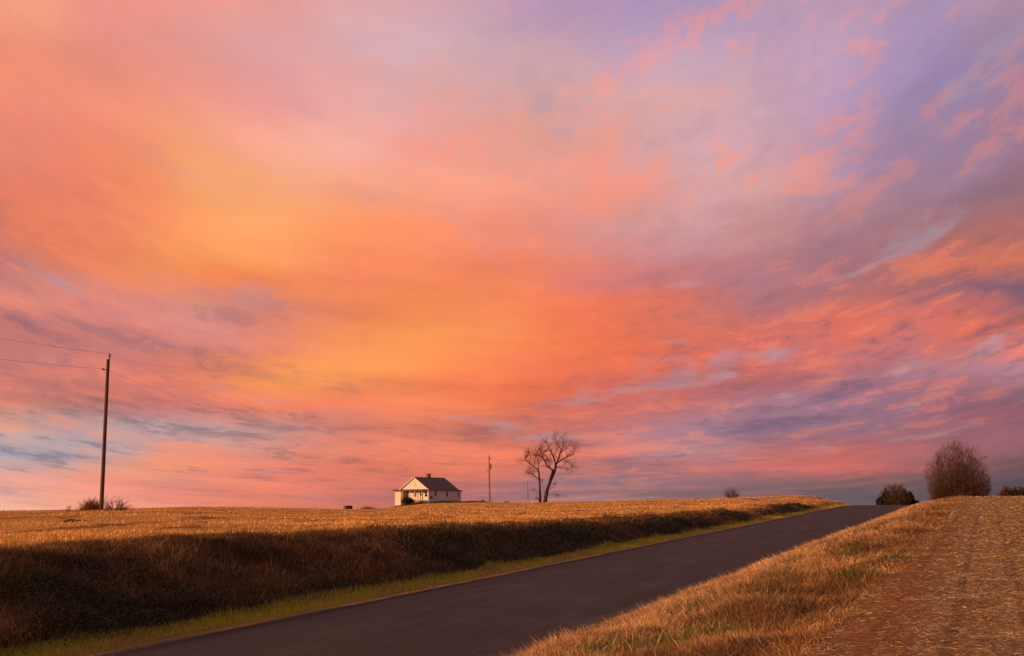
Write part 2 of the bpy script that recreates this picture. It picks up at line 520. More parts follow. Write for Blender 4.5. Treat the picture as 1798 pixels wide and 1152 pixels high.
def simple(name, c, rough=.8, nscale=8.0, var=.25, bump=.0, stretch=(1, 1, 1), metallic=0.0, spec=.3):
    m, t, b = new_mat(name)
    tcn = N(t, 'ShaderNodeTexCoord')
    mp = N(t, 'ShaderNodeMapping')
    mp.inputs['Scale'].default_value = stretch
    t.links.new(tcn.outputs['Object'], mp.inputs[0])
    n = noise(t, mp.outputs[0], nscale, 6, .6)
    lo = tuple(x * (1 - var) for x in c) + (1,)
    hi = tuple(min(1, x * (1 + var)) for x in c) + (1,)
    cc = mixc(t, maprange(t, n, .3, .7), lo, hi)
    t.links.new(cc, b.inputs['Base Color'])
    b.inputs['Roughness'].default_value = rough
    b.inputs['Metallic'].default_value = metallic
    b.inputs['Specular IOR Level'].default_value = spec
    if bump:
        bn = N(t, 'ShaderNodeBump')
        bn.inputs['Strength'].default_value = bump
        bn.inputs['Distance'].default_value = .03
        t.links.new(n, bn.inputs['Height'])
        t.links.new(bn.outputs[0], b.inputs['Normal'])
    return m


def tint_mat(name, rough=.7, trans=.25):
    m, t, b = new_mat(name)
    a = N(t, 'ShaderNodeAttribute', attribute_name='tint')
    t.links.new(a.outputs['Color'], b.inputs['Base Color'])
    b.inputs['Roughness'].default_value = rough
    b.inputs['Specular IOR Level'].default_value = .15
    tr = N(t, 'ShaderNodeBsdfTranslucent')
    t.links.new(a.outputs['Color'], tr.inputs[0])
    mx = N(t, 'ShaderNodeMixShader')
    mx.inputs[0].default_value = trans
    out = t.nodes['Material Output']
    t.links.new(b.outputs[0], mx.inputs[1]); t.links.new(tr.outputs[0], mx.inputs[2])
    t.links.new(mx.outputs[0], out.inputs[0])
    return m


grass_mat = tint_mat('grass_blades', .7, .25)
straw_mat = tint_mat('straw', .6, .1)
leaf_mat = tint_mat('leaves', .6, .2)


def ground_mat():
    m, t, b = new_mat('ground')
    g = N(t, 'ShaderNodeNewGeometry')
    P = g.outputs['Position']
    sp = N(t, 'ShaderNodeSeparateXYZ'); t.links.new(P, sp.inputs[0])
    X, Y, Z = sp.outputs
    T = M(t, 'ADD', M(t, 'MULTIPLY', X, float(DT[0])), M(t, 'MULTIPLY', Y, float(DT[1])))
    Sx = M(t, 'ADD', M(t, 'MULTIPLY', X, float(DS[0])), M(t, 'MULTIPLY', Y, float(DS[1])))
    ST = combine(t, Sx, T, 0.0)
    nb = noise(t, P, .8, 5, .6)
    Tw = M(t, 'ADD', T, M(t, 'MULTIPLY', M(t, 'SUBTRACT', nb, .5), 1.3))
    fine = noise(t, P, 14.0, 6, .7)
    finer = noise(t, P, 45.0, 5, .7)
    mid = noise(t, P, 2.2, 5, .6)
    big = noise(t, combine(t, M(t, 'MULTIPLY', X, .6), M(t, 'MULTIPLY', Y, .12), 0.0), 1.0, 5, .6)
    straw = (.68, .40, .12, 1)
    straw2 = (.46, .24, .07, 1)
    soil = (.135, .058, .026, 1)
    red = (.25, .088, .024, 1)
    # left stubble field
    lf = mixc(t, maprange(t, fine, .42, .62), straw2, straw)
    lf = mixc(t, M(t, 'MULTIPLY', maprange(t, big, .48, .62), .8), lf, soil)
    # bank
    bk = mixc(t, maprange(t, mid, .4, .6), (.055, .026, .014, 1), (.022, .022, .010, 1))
    # verge
    vg = mixc(t, maprange(t, fine, .4, .62), (.12, .06, .028, 1), (.28, .16, .07, 1))
    # right field: straw mat over soil; planter rows follow the road
    rowc = M(t, 'ADD', M(t, 'MULTIPLY', T, 1.35), M(t, 'MULTIPLY', mid, .12))
    row = M(t, 'ABSOLUTE', M(t, 'SUBTRACT', M(t, 'FRACT', rowc), .5))
    rowm = M(t, 'MULTIPLY', maprange(t, row, .13, .02), maprange(t, nb, .35, .6, .25, 1.0))
    rf = mixc(t, maprange(t, finer, .38, .60), (.17, .10, .044, 1), (.44, .30, .14, 1))
    rf = mixc(t, M(t, 'MULTIPLY', maprange(t, mid, .45, .70), .55), rf, (.12, .075, .035, 1))
    rf = mixc(t, M(t, 'MULTIPLY', rowm, .5), rf, (.08, .036, .017, 1))
    redf = M(t, 'MULTIPLY', M(t, 'MULTIPLY', maprange(t, Tw, -.45, -1.1), maprange(t, Sx, 22, 60, 1.0, .3)), maprange(t, fine, .62, .40, .25, .9))
    rf = mixc(t, redf, rf, red)
    ab = N(t, 'ShaderNodeAttribute', attribute_name='bank')
    ay = N(t, 'ShaderNodeAttribute', attribute_name='yard')
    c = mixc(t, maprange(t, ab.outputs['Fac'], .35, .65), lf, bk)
    c = mixc(t, ay.outputs['Fac'], c, mixc(t, maprange(t, mid, .4, .6), (.06, .055, .02, 1), (.12, .06, .03, 1)))
    c = mixc(t, maprange(t, Tw, -13.1, -12.75), c, (.15, .15, .03, 1))
    c = mixc(t, maprange(t, T, -12.22, -12.12), c, (.42, .26, .13, 1))
    c = mixc(t, maprange(t, T, -6.6, -6.4), c, vg)
    c = mixc(t, maprange(t, Tw, -1.9, -1.3), c, rf)
    t.links.new(c, b.inputs['Base Color'])
    b.inputs['Roughness'].default_value = .95
    b.inputs['Specular IOR Level'].default_value = .05
    bn = N(t, 'ShaderNodeBump')
    bn.inputs['Strength'].default_value = .8
    bn.inputs['Distance'].default_value = .05
    t.links.new(M(t, 'ADD', fine, M(t, 'MULTIPLY', finer, .4)), bn.inputs['Height'])
    t.links.new(bn.outputs[0], b.inputs['Normal'])
    return m


HOUSE = px(752, 881.2, 262)           # nearest corner of the house
HROT = R(40)

sg = np.concatenate([[-1500, -900, -500, -300, -200, -140, -100, -70, -50, -35, -25, -18, -12, -8, -4], np.arange(0, 60, .35), np.arange(60, 130, .8), np.arange(130, 200, 4), np.arange(200, 420, 8), [450, 500, 600, 750, 950, 1200, 1600, 2200, 3000]])
tg = np.concatenate([[-3000, -2200, -1500, -1000, -700, -500], np.arange(-400, -140, 10), np.arange(-140, -60, 4), np.arange(-60, -24, 1.2), np.arange(-24, -13, .3), [-12.9, -12.6, -12.3, -12.1, -12.0, -11.9, -11, -9, -7, TR - .2, TR - .1, TR + .1], np.arange(-5.9, 6, .3), np.arange(6, 14, 1), [16, 20, 26, 34, 46, 60, 90, 140, 220, 350, 550, 900, 1400, 2200, 3000]])
SG, TG = np.meshgrid(sg, tg, indexing='ij')
GX, GY = xy(SG, TG)
GZ = ground_z(GX, GY)
ns_, nt_ = SG.shape
idx = np.arange(ns_ * nt_).reshape(ns_, nt_)
q = np.stack([idx[:-1, :-1], idx[:-1, 1:], idx[1:, 1:], idx[1:, :-1]], -1).reshape(-1, 4)[:, ::-1]
ground = np_mesh('ground', np.stack([GX, GY, GZ], -1).reshape(-1, 3), q.ravel(), np.arange(0, len(q) * 4, 4), ground_mat(), smooth=True)
tag(ground, kind='structure')
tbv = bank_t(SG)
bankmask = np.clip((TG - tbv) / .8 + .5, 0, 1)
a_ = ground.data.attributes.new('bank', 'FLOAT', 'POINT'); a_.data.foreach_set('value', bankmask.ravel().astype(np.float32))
hx, hy_ = GX - (HOUSE[0] - 1), GY - (HOUSE[1] + 6)
yard = np.clip(1.6 - np.hypot(hx / 22, hy_ / 17), 0, 1) + np.clip(1 - np.abs(GY - 252) / 10, 0, 1) * (GX > -34) * (GX < 8)
a_ = ground.data.attributes.new('yard', 'FLOAT', 'POINT'); a_.data.foreach_set('value', np.clip(yard, 0, 1).ravel().astype(np.float32))

# ------------------------------------------------------------------ road
def road_mat():
    m, t, b = new_mat('asphalt')
    g = N(t, 'ShaderNodeNewGeometry')
    P = g.outputs['Position']
    sp = N(t, 'ShaderNodeSeparateXYZ'); t.links.new(P, sp.inputs[0])
    X, Y, Z = sp.outputs
    T = M(t, 'ADD', M(t, 'MULTIPLY', X, float(DT[0])), M(t, 'MULTIPLY', Y, float(DT[1])))
    Sx = M(t, 'ADD', M(t, 'MULTIPLY', X, float(DS[0])), M(t, 'MULTIPLY', Y, float(DS[1])))
    agg = noise(t, P, 60.0, 4, .8)
    chips = noise(t, P, 190.0, 2, .8)
    long_ = noise(t, combine(t, M(t, 'MULTIPLY', Sx, .10), M(t, 'MULTIPLY', T, 1.9), 0.0), 1.0, 5, .6)
    blot = noise(t, combine(t, M(t, 'MULTIPLY', Sx, .35), M(t, 'MULTIPLY', T, .9), 0.0), 1.0, 4, .6)
    c = mixc(t, maprange(t, agg, .35, .68), (.030, .027, .028, 1), (.070, .062, .062, 1))
    grit = noise(t, P, 19.0, 5, .85)
    c = mixc(t, maprange(t, grit, .36, .66), mixc(t, 1.0, c, (.48, .48, .50, 1), 'MULTIPLY'), mixc(t, 1.0, c, (1.5, 1.5, 1.52, 1), 'MULTIPLY'))
    c = mixc(t, M(t, 'MULTIPLY', maprange(t, chips, .62, .74), .5), c, (.16, .14, .13, 1))
    c = mixc(t, M(t, 'MULTIPLY', maprange(t, long_, .42, .64), .65), c, (.030, .026, .026, 1))
    c = mixc(t, M(t, 'MULTIPLY', maprange(t, blot, .50, .72), .35), c, (.095, .082, .078, 1))
    # hairline cracks
    wn = noise(t, combine(t, M(t, 'MULTIPLY', Sx, .5), M(t, 'MULTIPLY', T, .5), 0.0), 1.0, 4, .6)
    crk = M(t, 'ABSOLUTE', M(t, 'SUBTRACT', noise(t, combine(t, M(t, 'MULTIPLY', Sx, .10), M(t, 'MULTIPLY', T, .55), 4.0), 1.0, 6, .65), .5))
    ck = M(t, 'MULTIPLY', maprange(t, crk, .0045, .001), maprange(t, wn, .52, .6))
    c = mixc(t, M(t, 'MULTIPLY', ck, .8), c, (.012, .011, .011, 1))
    # dust along the edges
    ed = M(t, 'ABSOLUTE', M(t, 'SUBTRACT', T, (TL + TR) / 2))
    c = mixc(t, M(t, 'MULTIPLY', maprange(t, M(t, 'ADD', ed, M(t, 'MULTIPLY', blot, .25)), 2.84, 3.04), .75), c, (.24, .14, .08, 1))
    t.links.new(c, b.inputs['Base Color'])
    b.inputs['Roughness'].default_value = .88
    b.inputs['Specular IOR Level'].default_value = .22
    bn = N(t, 'ShaderNodeBump')
    bn.inputs['Strength'].default_value = .55
    bn.inputs['Distance'].default_value = .012
    t.links.new(M(t, 'ADD', agg, chips), bn.inputs['Height'])
    t.links.new(bn.outputs[0], b.inputs['Normal'])
    return m


rs = np.concatenate([[-300, -200, -120, -80, -50, -30, -20, -10], np.arange(-5, 130, .4), np.arange(130, 400, 6)])
rt = np.linspace(-1, 1, 13)
RS, RT_ = np.meshgrid(rs, rt, indexing='ij')
half = (TR - TL) / 2 + .02
edge = (np.abs(RT_) > .99) * ((vnoise(RS, RT_ * 10, 2.1, 2) - .5) * .22 + (vnoise(RS, RT_ * 10, .7, 4) - .5) * .14)
TT = (TL + TR) / 2 + RT_ * half + np.sign(RT_) * edge
RX, RY = xy(RS, TT)
RZ = zroad(RS) + .022 * (1 - RT_ ** 2) + .004
n1_, n2_ = RS.shape
idx = np.arange(n1_ * n2_).reshape(n1_, n2_)
top = np.stack([RX, RY, RZ], -1).reshape(-1, 3)
q = np.stack([idx[:-1, :-1], idx[:-1, 1:], idx[1:, 1:], idx[1:, :-1]], -1).reshape(-1, 4)[:, ::-1]
# edge skirts give the asphalt its thickness
L0 = idx[:, 0]; Rr = idx[:, -1]
lowL = top[L0] - np.array([0, 0, .12]); lowR = top[Rr] - np.array([0, 0, .12])
V_ = np.vstack([top, lowL, lowR])
b0 = len(top); b1 = b0 + n1_
k_ = np.arange(n1_ - 1)
qs = np.vstack([q, np.stack([L0[:-1], L0[1:], b0 + k_ + 1, b0 + k_], -1), np.stack([Rr[1:], Rr[:-1], b1 + k_, b1 + k_ + 1], -1)])
road = np_mesh('road', V_, qs.ravel(), np.arange(0, len(qs) * 4, 4), road_mat(), smooth=False)
tag(road, kind='structure')


# ------------------------------------------------------------------ grass engine
def mixcols(cols, w, n, jit=.18):
    cols = np.array(cols, float)
    k = rng.choice(len(cols), n, p=np.array(w) / sum(w))
    c = cols[k] * (1 + rng.normal(0, jit, n))[:, None]
    return np.clip(c, .003, .9)


def blades(name, P, h, w, lean, bend, colr, mat, parent=None, yaw=None):
    """tapered bent blades: P base points, h length, w width, lean (n,2) horizontal tip shift per unit height, bend droop 0..1"""
    n = len(P)
    if yaw is None:
        yaw = rng.uniform(0, 2 * math.pi, n)
    side = np.stack([np.cos(yaw), np.sin(yaw), np.zeros(n)], -1) * (w / 2)[:, None]
    L3 = np.concatenate([lean, np.zeros((n, 1))], 1)
    up = np.array([0, 0, 1.0])
    mid = P + (L3 * .38 + up * .58) * h[:, None]
    tip = P + (L3 + up * (1 - bend)[:, None]) * h[:, None]
    V = np.stack([P - side, P + side, mid - side * .8, mid + side * .8, tip - side * .18, tip + side * .18], 1).reshape(-1, 3)
    base = (np.arange(n) * 6)[:, None]
    F_ = np.concatenate([base + np.array([0, 1, 3, 2]), base + np.array([2, 3, 5, 4])], 1).reshape(-1)
    C = np.repeat(colr, 6, axis=0)
    return np_mesh(name, V, F_, np.arange(0, len(F_), 4), mat, parent, color=C)


def scatter(n, s0, s1, t0, t1, power=1.3):
    """random road-frame points, denser near the viewer"""
    uu = rng.uniform(0, 1, n)
    a = 1 - power
    s = (uu * (s1 ** a - s0 ** a) + s0 ** a) ** (1 / a)
    back = rng.uniform(0, 1, n) < .06          # thin cover beside the viewer, out of the picture
    s = np.where(back, s0 - rng.uniform(0, 14, n), s)
    t = t0 + (t1 - t0) * rng.uniform(0, 1, n)
    return s, t


def place(s, t, sink=.02):
    x, y = xy(s, t)
    return np.stack([x, y, ground_z(x, y) - sink], -1)


def clumped(nc, per, s0, s1, t0, t1, power, rad):
    cs, ct = scatter(nc, s0, s1, t0, t1, power)
    k = np.repeat(np.arange(nc), per)
    off = rng.normal(0, 1, (len(k), 2)) * (rad * (1 + .3 * rng.normal(0, 1, nc)))[k][:, None]
    sc = np.maximum(1, (np.maximum(cs[k], 1) / 16) ** .55)
    return cs[k] + off[:, 0] * sc, ct[k] + off[:, 1] * sc, off, k, cs, ct


def st_to_xy_vec(v):
    return v[:, :1] * DS[None] + v[:, 1:] * DT[None]


# right verge: long matted dead grass
def verge():
    nc, per = 21000, 14
    s, t, off, k, cs, ct = clumped(nc, per, 7.5, 118, -6.05, -1.75, 1.45, .10)
    n = len(s)
    keep = (t > TR + .02) & (t < -1.25)
    ck = rng.uniform(0, 1, nc)
    hbase = (.09 + .26 * vnoise(cs, ct, .8, 21) ** 1.4 + .15 * rng.uniform(0, 1, nc) ** 2) * np.interp(ct, [-6.1, -5.7, -5.0, -3.0, -1.7], [.42, .7, 1.0, .95, .55])
    h = np.minimum(hbase[k] * rng.uniform(.4, 1.05, n), .25)
    w = .0052 * np.maximum(1, s / 13) ** .75 * rng.uniform(.6, 1.9, n)
    dirc = rng.normal(0, .42, (nc, 2)) + np.stack([(vnoise(cs, ct, 1.3, 22) - .5) * 1.6, (vnoise(cs, ct, 1.1, 23) - .65) * 1.2], -1)
    lean = st_to_xy_vec(off / .13 * .35 + dirc[k] + rng.normal(0, .22, (n, 2)))
    ll = np.linalg.norm(lean, axis=1); lean *= (np.minimum(ll, .85) / np.maximum(ll, 1e-6))[:, None]
    bend = np.clip(rng.normal(.45, .30, n), -.05, .95)
    green = (vnoise(cs, ct, 1.0, 33) > .80) & (rng.uniform(0, 1, nc) < .6) & (cs < 60) & (ct > -4.6)
    dark = (vnoise(cs, ct, 1.0, 35) * .6 + vnoise(cs, ct, .45, 36) * .4) > .56 - .10 * np.clip(ct + 4.0, -1, 2)
    cl = mixcols([(.62, .42, .20), (.52, .31, .13), (.38, .20, .08), (.70, .52, .29)], [4, 4, 2, 1.4], n, .16)
    cl *= (np.where(dark, .48, 1.0))[k][:, None] * np.array([1, .96, .9]) ** (np.clip(ct[k] + 4.2, 0, 3))[:, None] * (.85 + .3 * ck[k])[:, None]
    cg = mixcols([(.10, .15, .035), (.16, .19, .05)], [1, 1], n)
    cl = np.where(green[k][:, None], cg, cl * (1.12 + .22 * np.clip(-4.2 - ct[k], 0, 1))[:, None])
    P = place(s, t)
    o = blades('dry_verge_grass', P[keep], h[keep], w[keep], lean[keep], bend[keep], cl[keep], grass_mat)
    tag(o, 'long tawny dead grass along the right side of the road', 'grass', kind='stuff')


# narrow mown green strip on the left edge of the road
def strip():
    n = 120000
    s, t = scatter(n, 9, 125, -13.35, -12.05, 1.5)
    wob = (vnoise(s, t * 0, 2.3, 41) - .5) * .5
    keep = (t > -13.02 + wob)
    h = rng.uniform(.05, .13, n) * (1 + .5 * vnoise(s, t, .9, 42)) * np.interp(t, [-13.3, -12.5, -12.05], [1.3, .9, .25])
    w = .006 * np.maximum(1, s / 15) ** .75 * rng.uniform(.7, 1.3, n)
    lean = rng.normal(0, .4, (n, 2))
    bend = np.clip(rng.normal(.2, .2, n), 0, .7)
    pg = np.clip((vnoise(s, t, 1.4, 43) - .05) * 1.5 + (-12.2 - t) * .9, .05, .97)
    g = mixcols([(.50, .50, .05), (.64, .56, .07), (.30, .34, .04)], [3, 2, 2], n)
    d = mixcols([(.48, .32, .13), (.36, .22, .09)], [1, 1], n)
    cl = np.where((rng.uniform(0, 1, n) < pg)[:, None], g, d)
    fr_ = rng.uniform(0, 1, n) < .14
    t = np.where(fr_, rng.normal(-12.0, .10, n), t)
    h = np.where(fr_, h * .4, h); bend = np.where(fr_, .75, bend)
    cl = np.where(fr_[:, None], d * 1.15, cl)
    P = place(s, t)
    o = blades('green_roadside_grass', P[keep], h[keep], w[keep], lean[keep], bend[keep], cl[keep], grass_mat)
    tag(o, 'narrow strip of short yellow green grass on the left road edge', 'grass', kind='stuff')


# left bank: brown dead weeds with dark green creeping plants
def bank():
    nc, per = 16000, 12
    cs, _ = scatter(nc, 8.5, 122, 0, 1, 1.35)
    fr = rng.uniform(0, 1, nc)
    ct = -12.95 + (bank_t(cs) - 1.0 + 12.95) * fr
    k = np.repeat(np.arange(nc), per)
    n = len(k)
    off = rng.normal(0, .11, (n, 2))
    sc = np.maximum(1, (np.maximum(cs[k], 1) / 18) ** .5)
    s = cs[k] + off[:, 0] * sc; t = ct[k] + off[:, 1] * sc
    gv = vnoise(cs, ct, 3.1, 51) * .5 + vnoise(cs, ct, 1.1, 52) * .28 + rng.uniform(0, .30, nc)
    green = gv > .57 + .30 * (fr - .35) + .25 * (fr > .8) + np.interp(cs, [45, 70, 84, 90, 98, 110], [0, .0, .02, -.02, .3, .5])
    h = (.09 + .26 * vnoise(cs, ct, .9, 53) ** 1.8 + .14 * rng.uniform(0, 1, nc) ** 2) * np.where(green, .6, 1.0) * np.interp(cs, [60, 110], [1, .6]) * np.interp(fr, [0, .15, .75, 1], [.6, 1, 1, .4])
    hh = h[k] * rng.uniform(.45, 1.25, n)
    w = .007 * np.maximum(1, s / 18) ** .7 * rng.uniform(.7, 1.5, n)
    lean = st_to_xy_vec(off / .11 * .3 + rng.normal(0, .45, (nc, 2))[k] + rng.normal(0, .35, (n, 2)))
    bend = np.clip(rng.normal(.35, .25, n), -.05, .9)
    br = mixcols([(.18, .100, .044), (.12, .066, .030), (.32, .20, .085), (.075, .048, .022)], [4, 4, 1.6, 2], n)
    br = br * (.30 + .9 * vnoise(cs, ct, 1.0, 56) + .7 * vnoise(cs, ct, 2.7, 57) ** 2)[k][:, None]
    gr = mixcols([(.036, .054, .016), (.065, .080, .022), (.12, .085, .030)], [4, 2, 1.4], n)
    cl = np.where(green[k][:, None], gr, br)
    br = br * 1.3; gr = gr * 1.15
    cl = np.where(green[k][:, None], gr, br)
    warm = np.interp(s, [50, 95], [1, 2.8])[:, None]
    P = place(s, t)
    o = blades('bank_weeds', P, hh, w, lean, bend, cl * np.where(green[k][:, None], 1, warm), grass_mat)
    tag(o, 'dark brown dead weeds covering the road bank below the field', 'weeds', kind='stuff')
    # creeping leaves
    g = np.where(green)[0]
    per = 26
    k = np.repeat(g, per); n = len(k)
    off = rng.normal(0, .17, (n, 2))
    s = cs[k] + off[:, 0]; t = ct[k] + off[:, 1]
    P = place(s, t, 0)
    P[:, 2] += rng.uniform(.02, 1, n) ** 1.5 * (.10 + .30 * vnoise(s, t, .5, 55))
    sz = rng.uniform(.011, .026, n) * np.maximum(1, s / 22) ** .6
    yaw = rng.uniform(0, 6.28, n); til = rng.uniform(-.7, .7, n)
    a = np.stack([np.cos(yaw), np.sin(yaw), til], -1) * sz[:, None]
    b = np.stack([-np.sin(yaw), np.cos(yaw), rng.uniform(-.5, .5, n)], -1) * (sz * .6)[:, None]
    V = np.stack([P - a, P + b, P + a, P - b], 1).reshape(-1, 3)
    cl = mixcols([(.022, .040, .012), (.034, .052, .014), (.085, .042, .020)], [4, 2, 1.6], n, .3)
    o = np_mesh('creeping_plants', V, np.arange(n * 4), np.arange(0, n * 4, 4), leaf_mat, color=np.repeat(cl, 4, 0))
    tag(o, 'dark green creeping leaves in patches low on the left bank', 'ground cover', kind='stuff')


# left field: cut stubble standing in the low light
def stubble():
    n = 400000
    s, _ = scatter(n, 6, 200, 0, 1, 1.35)
    tb = bank_t(s)
    d = rng.uniform(0, 1, n) ** 1.7 * np.interp(s, [6, 60, 200], [70, 90, 120])
    t = tb + .35 - d
    t = np.where(rng.uniform(0, 1, n) < .55, t - np.mod(t, .38) + rng.normal(0, .03, n), t)
    x, y = xy(s, t)
    r = np.hypot(x, y); a = np.arctan2(x, y)
    bare = vnoise(x * .35, y, 3.2, 61) * .6 + vnoise(x, y, 1.2, 62) * .4
    keep = (a > R(-62)) & (y > 2) & (bare > .34) & (r < np.interp(a, _ca, _cr) + 8) & ((y < 235) | (x < -42))
    x, y, r, d, s = x[keep], y[keep], r[keep], d[keep], s[keep]
    n = len(x)
    h = rng.uniform(.04, .13, n) * (.6 + .8 * vnoise(x, y, 2.1, 63))
    w = .0090 * np.maximum(1, r / 24) ** .72 * rng.uniform(.7, 1.4, n)
    lean = rng.normal(0, .28, (n, 2))
    lay = rng.uniform(0, 1, n) < .45
    lean[lay] = rng.normal(0, 1.0, (lay.sum(), 2))
    bend = np.where(lay, .8, rng.uniform(0, .15, n))
    cl = mixcols([(.66, .38, .11), (.52, .27, .075), (.74, .48, .18), (.28, .13, .045)], [4, 3, 2, 1.5], n, .15)
    cl *= 1.45 * (.45 + .55 * vnoise(x * .25, y, 5.0, 64) + .4 * vnoise(x * .3, y, 1.6, 65))[:, None]
    cl[:, 2] *= .8
    P = np.stack([x, y, ground_z(x, y) - .02], -1)
    o = blades('field_stubble', P, h, w, lean, bend, cl, straw_mat)
    tag(o, 'golden cut stubble standing all over the left field', 'stubble', kind='stuff')


# right field: straw lying on the soil
def straw():
    n = 360000
    s, t = scatter(n, 6.5, 118, 0, 1, 1.6)
    t = -1.75 + rng.uniform(0, 1, n) ** 1.15 * np.interp(s, [6, 120], [5.0, 8.5])
    row = np.abs(np.mod(t * 1.35 + .06, 1) - .5)
    dens = np.interp(t, [-1.7, -1.1, -.2, .5], [.28, .18, .70, 1.0]) * np.where(row < .09, .55, 1.0) * (.5 + .9 * vnoise(s, t, .8, 72))
    keep = rng.uniform(0, 1, n) < dens
    s, t = s[keep], t[keep]
    n = len(s)
    x, y = xy(s, t)
    L = rng.uniform(.025, .10, n) * np.maximum(1, s / 22) ** .45
    w = .0030 * np.maximum(1, s / 12) ** .95 * rng.uniform(.6, 1.5, n)
    yaw = rng.normal(R(5), .9, n)
    pit = rng.normal(0, .16, n)
    dr = np.stack([np.cos(yaw), np.sin(yaw), pit], -1) * (L / 2)[:, None]
    sd_ = np.stack([-np.sin(yaw), np.cos(yaw), rng.normal(0, .5, n)], -1) * (w / 2)[:, None]
    P = np.stack([x, y, ground_z(x, y) + .008 + np.abs(rng.normal(0, .012, n))], -1)
    V = np.stack([P - dr - sd_, P + dr - sd_, P + dr + sd_, P - dr + sd_], 1).reshape(-1, 3)
    cl = mixcols([(.54, .38, .18), (.38, .25, .115), (.66, .50, .28), (.17, .10, .045)], [4, 4, 1.3, 2.6], n, .2)
    o = np_mesh('loose_straw', V, np.arange(n * 4), np.arange(0, n * 4, 4), straw_mat, color=np.repeat(cl, 4, 0))
    tag(o, 'pale loose straw strewn over the red soil of the right field', 'straw', kind='stuff')


verge(); strip(); bank(); stubble(); straw()

# ------------------------------------------------------------------ woody plants
bark_dark = simple('bark_dark', (.050, .030, .021), .9, 6, .35, .5, (1, 1, .25))
bark_brown = simple('bark_brown', (.11, .062, .040), .9, 6, .3, .4, (1, 1, .25))
twig_dark = simple('twig_dark', (.055, .032, .024), .9, 10, .3)
twig_brown = simple('twig_brown', (.13, .070, .048), .9, 10, .3)
twig_maroon = simple('twig_maroon', (.085, .042, .030), .9, 10, .3)
weed_brown = simple('weed_brown', (.20, .105, .050), .9, 10, .35)


def unit(v):
    return v / (np.linalg.norm(v) + 1e-9)


def grow(mb_by_level, p, d, L, r, lvl, maxl, rnd, nch=(3, 5), spread=(.4, .9), up=.08, wig=.22, shrink=(.5, .75), nseg=4, sides=(6, 5, 4, 3, 3), rmin=.004):
    pts = [np.array(p, float)]; rad = [r]
    d = unit(np.array(d, float))
    for i in range(nseg):
        d = unit(d + rnd.normal(0, wig, 3) + np.array([0, 0, up]))
        pts.append(pts[-1] + d * L / nseg)
        rad.append(r * (1 - .7 * (i + 1) / nseg))
    mb_by_level[min(lvl, len(mb_by_level) - 1)].tube(pts, rad, sides[min(lvl, 4)], cap=False)
    if lvl >= maxl:
        return
    for c in range(rnd.integers(nch[0], nch[1] + 1)):
        f = rnd.uniform(.25, 1.0)
        i = min(int(f * nseg), nseg - 1)
        q = pts[i] + (pts[i + 1] - pts[i]) * (f * nseg - i)
        base = unit(pts[i + 1] - pts[i])
        ax = unit(rnd.normal(0, 1, 3)); ax = unit(ax - base * (ax @ base))
        an = rnd.uniform(*spread)
        grow(mb_by_level, q, base * math.cos(an) + ax * math.sin(an), L * rnd.uniform(*shrink), max(r * (1 - .7 * f) * .75, rmin), lvl + 1, maxl, rnd, nch, spread, up, wig, shrink, max(2, nseg - 1), sides, rmin)


def limb_tree(name, label, cat, Y, limbs, seed, twig_r=.022, group=None):
    """tree traced from its main limbs; limbs: list of (level, [(cropx, cropy, radius)...])"""
    rnd = np.random.default_rng(seed)
    first = limbs[0][1][0]
    b = px(840 + first[0] / 7.68, 750 + first[1] / 7.68, Y)
    gz = float(ground_z(b[0], b[1]))
    root = thing(name, label, cat, (b[0], b[1], gz), 0, group)
    o = np.array([b[0], b[1], gz])
    tr, brs, cw = MB(), [], MB()
    depth_at = {}
    for lv, pl in limbs:
        P0 = []
        dY = depth_at.get((pl[0][0], pl[0][1]), 0.0)
        drift = rnd.normal(0, .35) if lv else 0
        for i, (cx, cy, r) in enumerate(pl):
            if i and lv:
                drift += rnd.normal(0, .12)
                dY += drift * .55
            depth_at[(cx, cy)] = dY
            P0.append(px(840 + cx / 7.68, 750 + cy / 7.68, Y + dY) - o)
        P0 = np.array(P0)
        if lv == 0 and pl[0][1] > 1000:
            P0[0][2] = -.15
        # smooth the polyline
        n = len(P0)
        tt = np.arange(n); fine = np.linspace(0, n - 1, (n - 1) * 3 + 1)
        Q = np.stack([np.interp(fine, tt, P0[:, j]) for j in range(3)], -1)
        for _ in range(2):
            Q[1:-1] = (Q[:-2] + 2 * Q[1:-1] + Q[2:]) / 4
        Rr_ = np.interp(fine, tt, [q_[2] for q_ in pl])
        Q[1:] += rnd.normal(0, .03, Q[1:].shape)
        if lv == 0:
            tr.tube(Q, Rr_ * 1.2, 8)
        else:
            br = MB(); br.tube(Q, Rr_ * 1.15, 6); brs.append(br)
        # side twigs
        if lv >= 1:
            tot = len(Q)
            for i in range(2, tot):
                for c in range(2 if lv < 3 else 1):
                    if rnd.uniform() < .9:
                        base = unit(Q[i] - Q[i - 1])
                        ax = unit(rnd.normal(0, 1, 3)); ax = unit(ax - base * (ax @ base))
                        an = rnd.uniform(.4, 1.1)
                        dd = base * math.cos(an) + ax * math.sin(an) + np.array([0, 0, .25])
                        grow([cw], Q[i], dd, rnd.uniform(.7, 1.8) * (1.0 if lv < 3 else .6), twig_r, 1, 3, rnd, (3, 4), (.35, .8), .06, .15, (.5, .8), 4)
            base = unit(Q[-1] - Q[-2])
            for c in range(4):
                grow([cw], Q[-1], base + rnd.normal(0, .45, 3), rnd.uniform(.8, 1.5) * (1.0 if lv < 3 else .6), twig_r, 1, 3, rnd, (3, 4), (.3, .75), .06, .14, (.5, .8), 4)
    tr.build('trunk', bark_dark, root, smooth=True)
    for br in brs:
        br.build('limb', bark_dark, root, smooth=True)
    cw.build('crown', twig_dark, root)
    return root


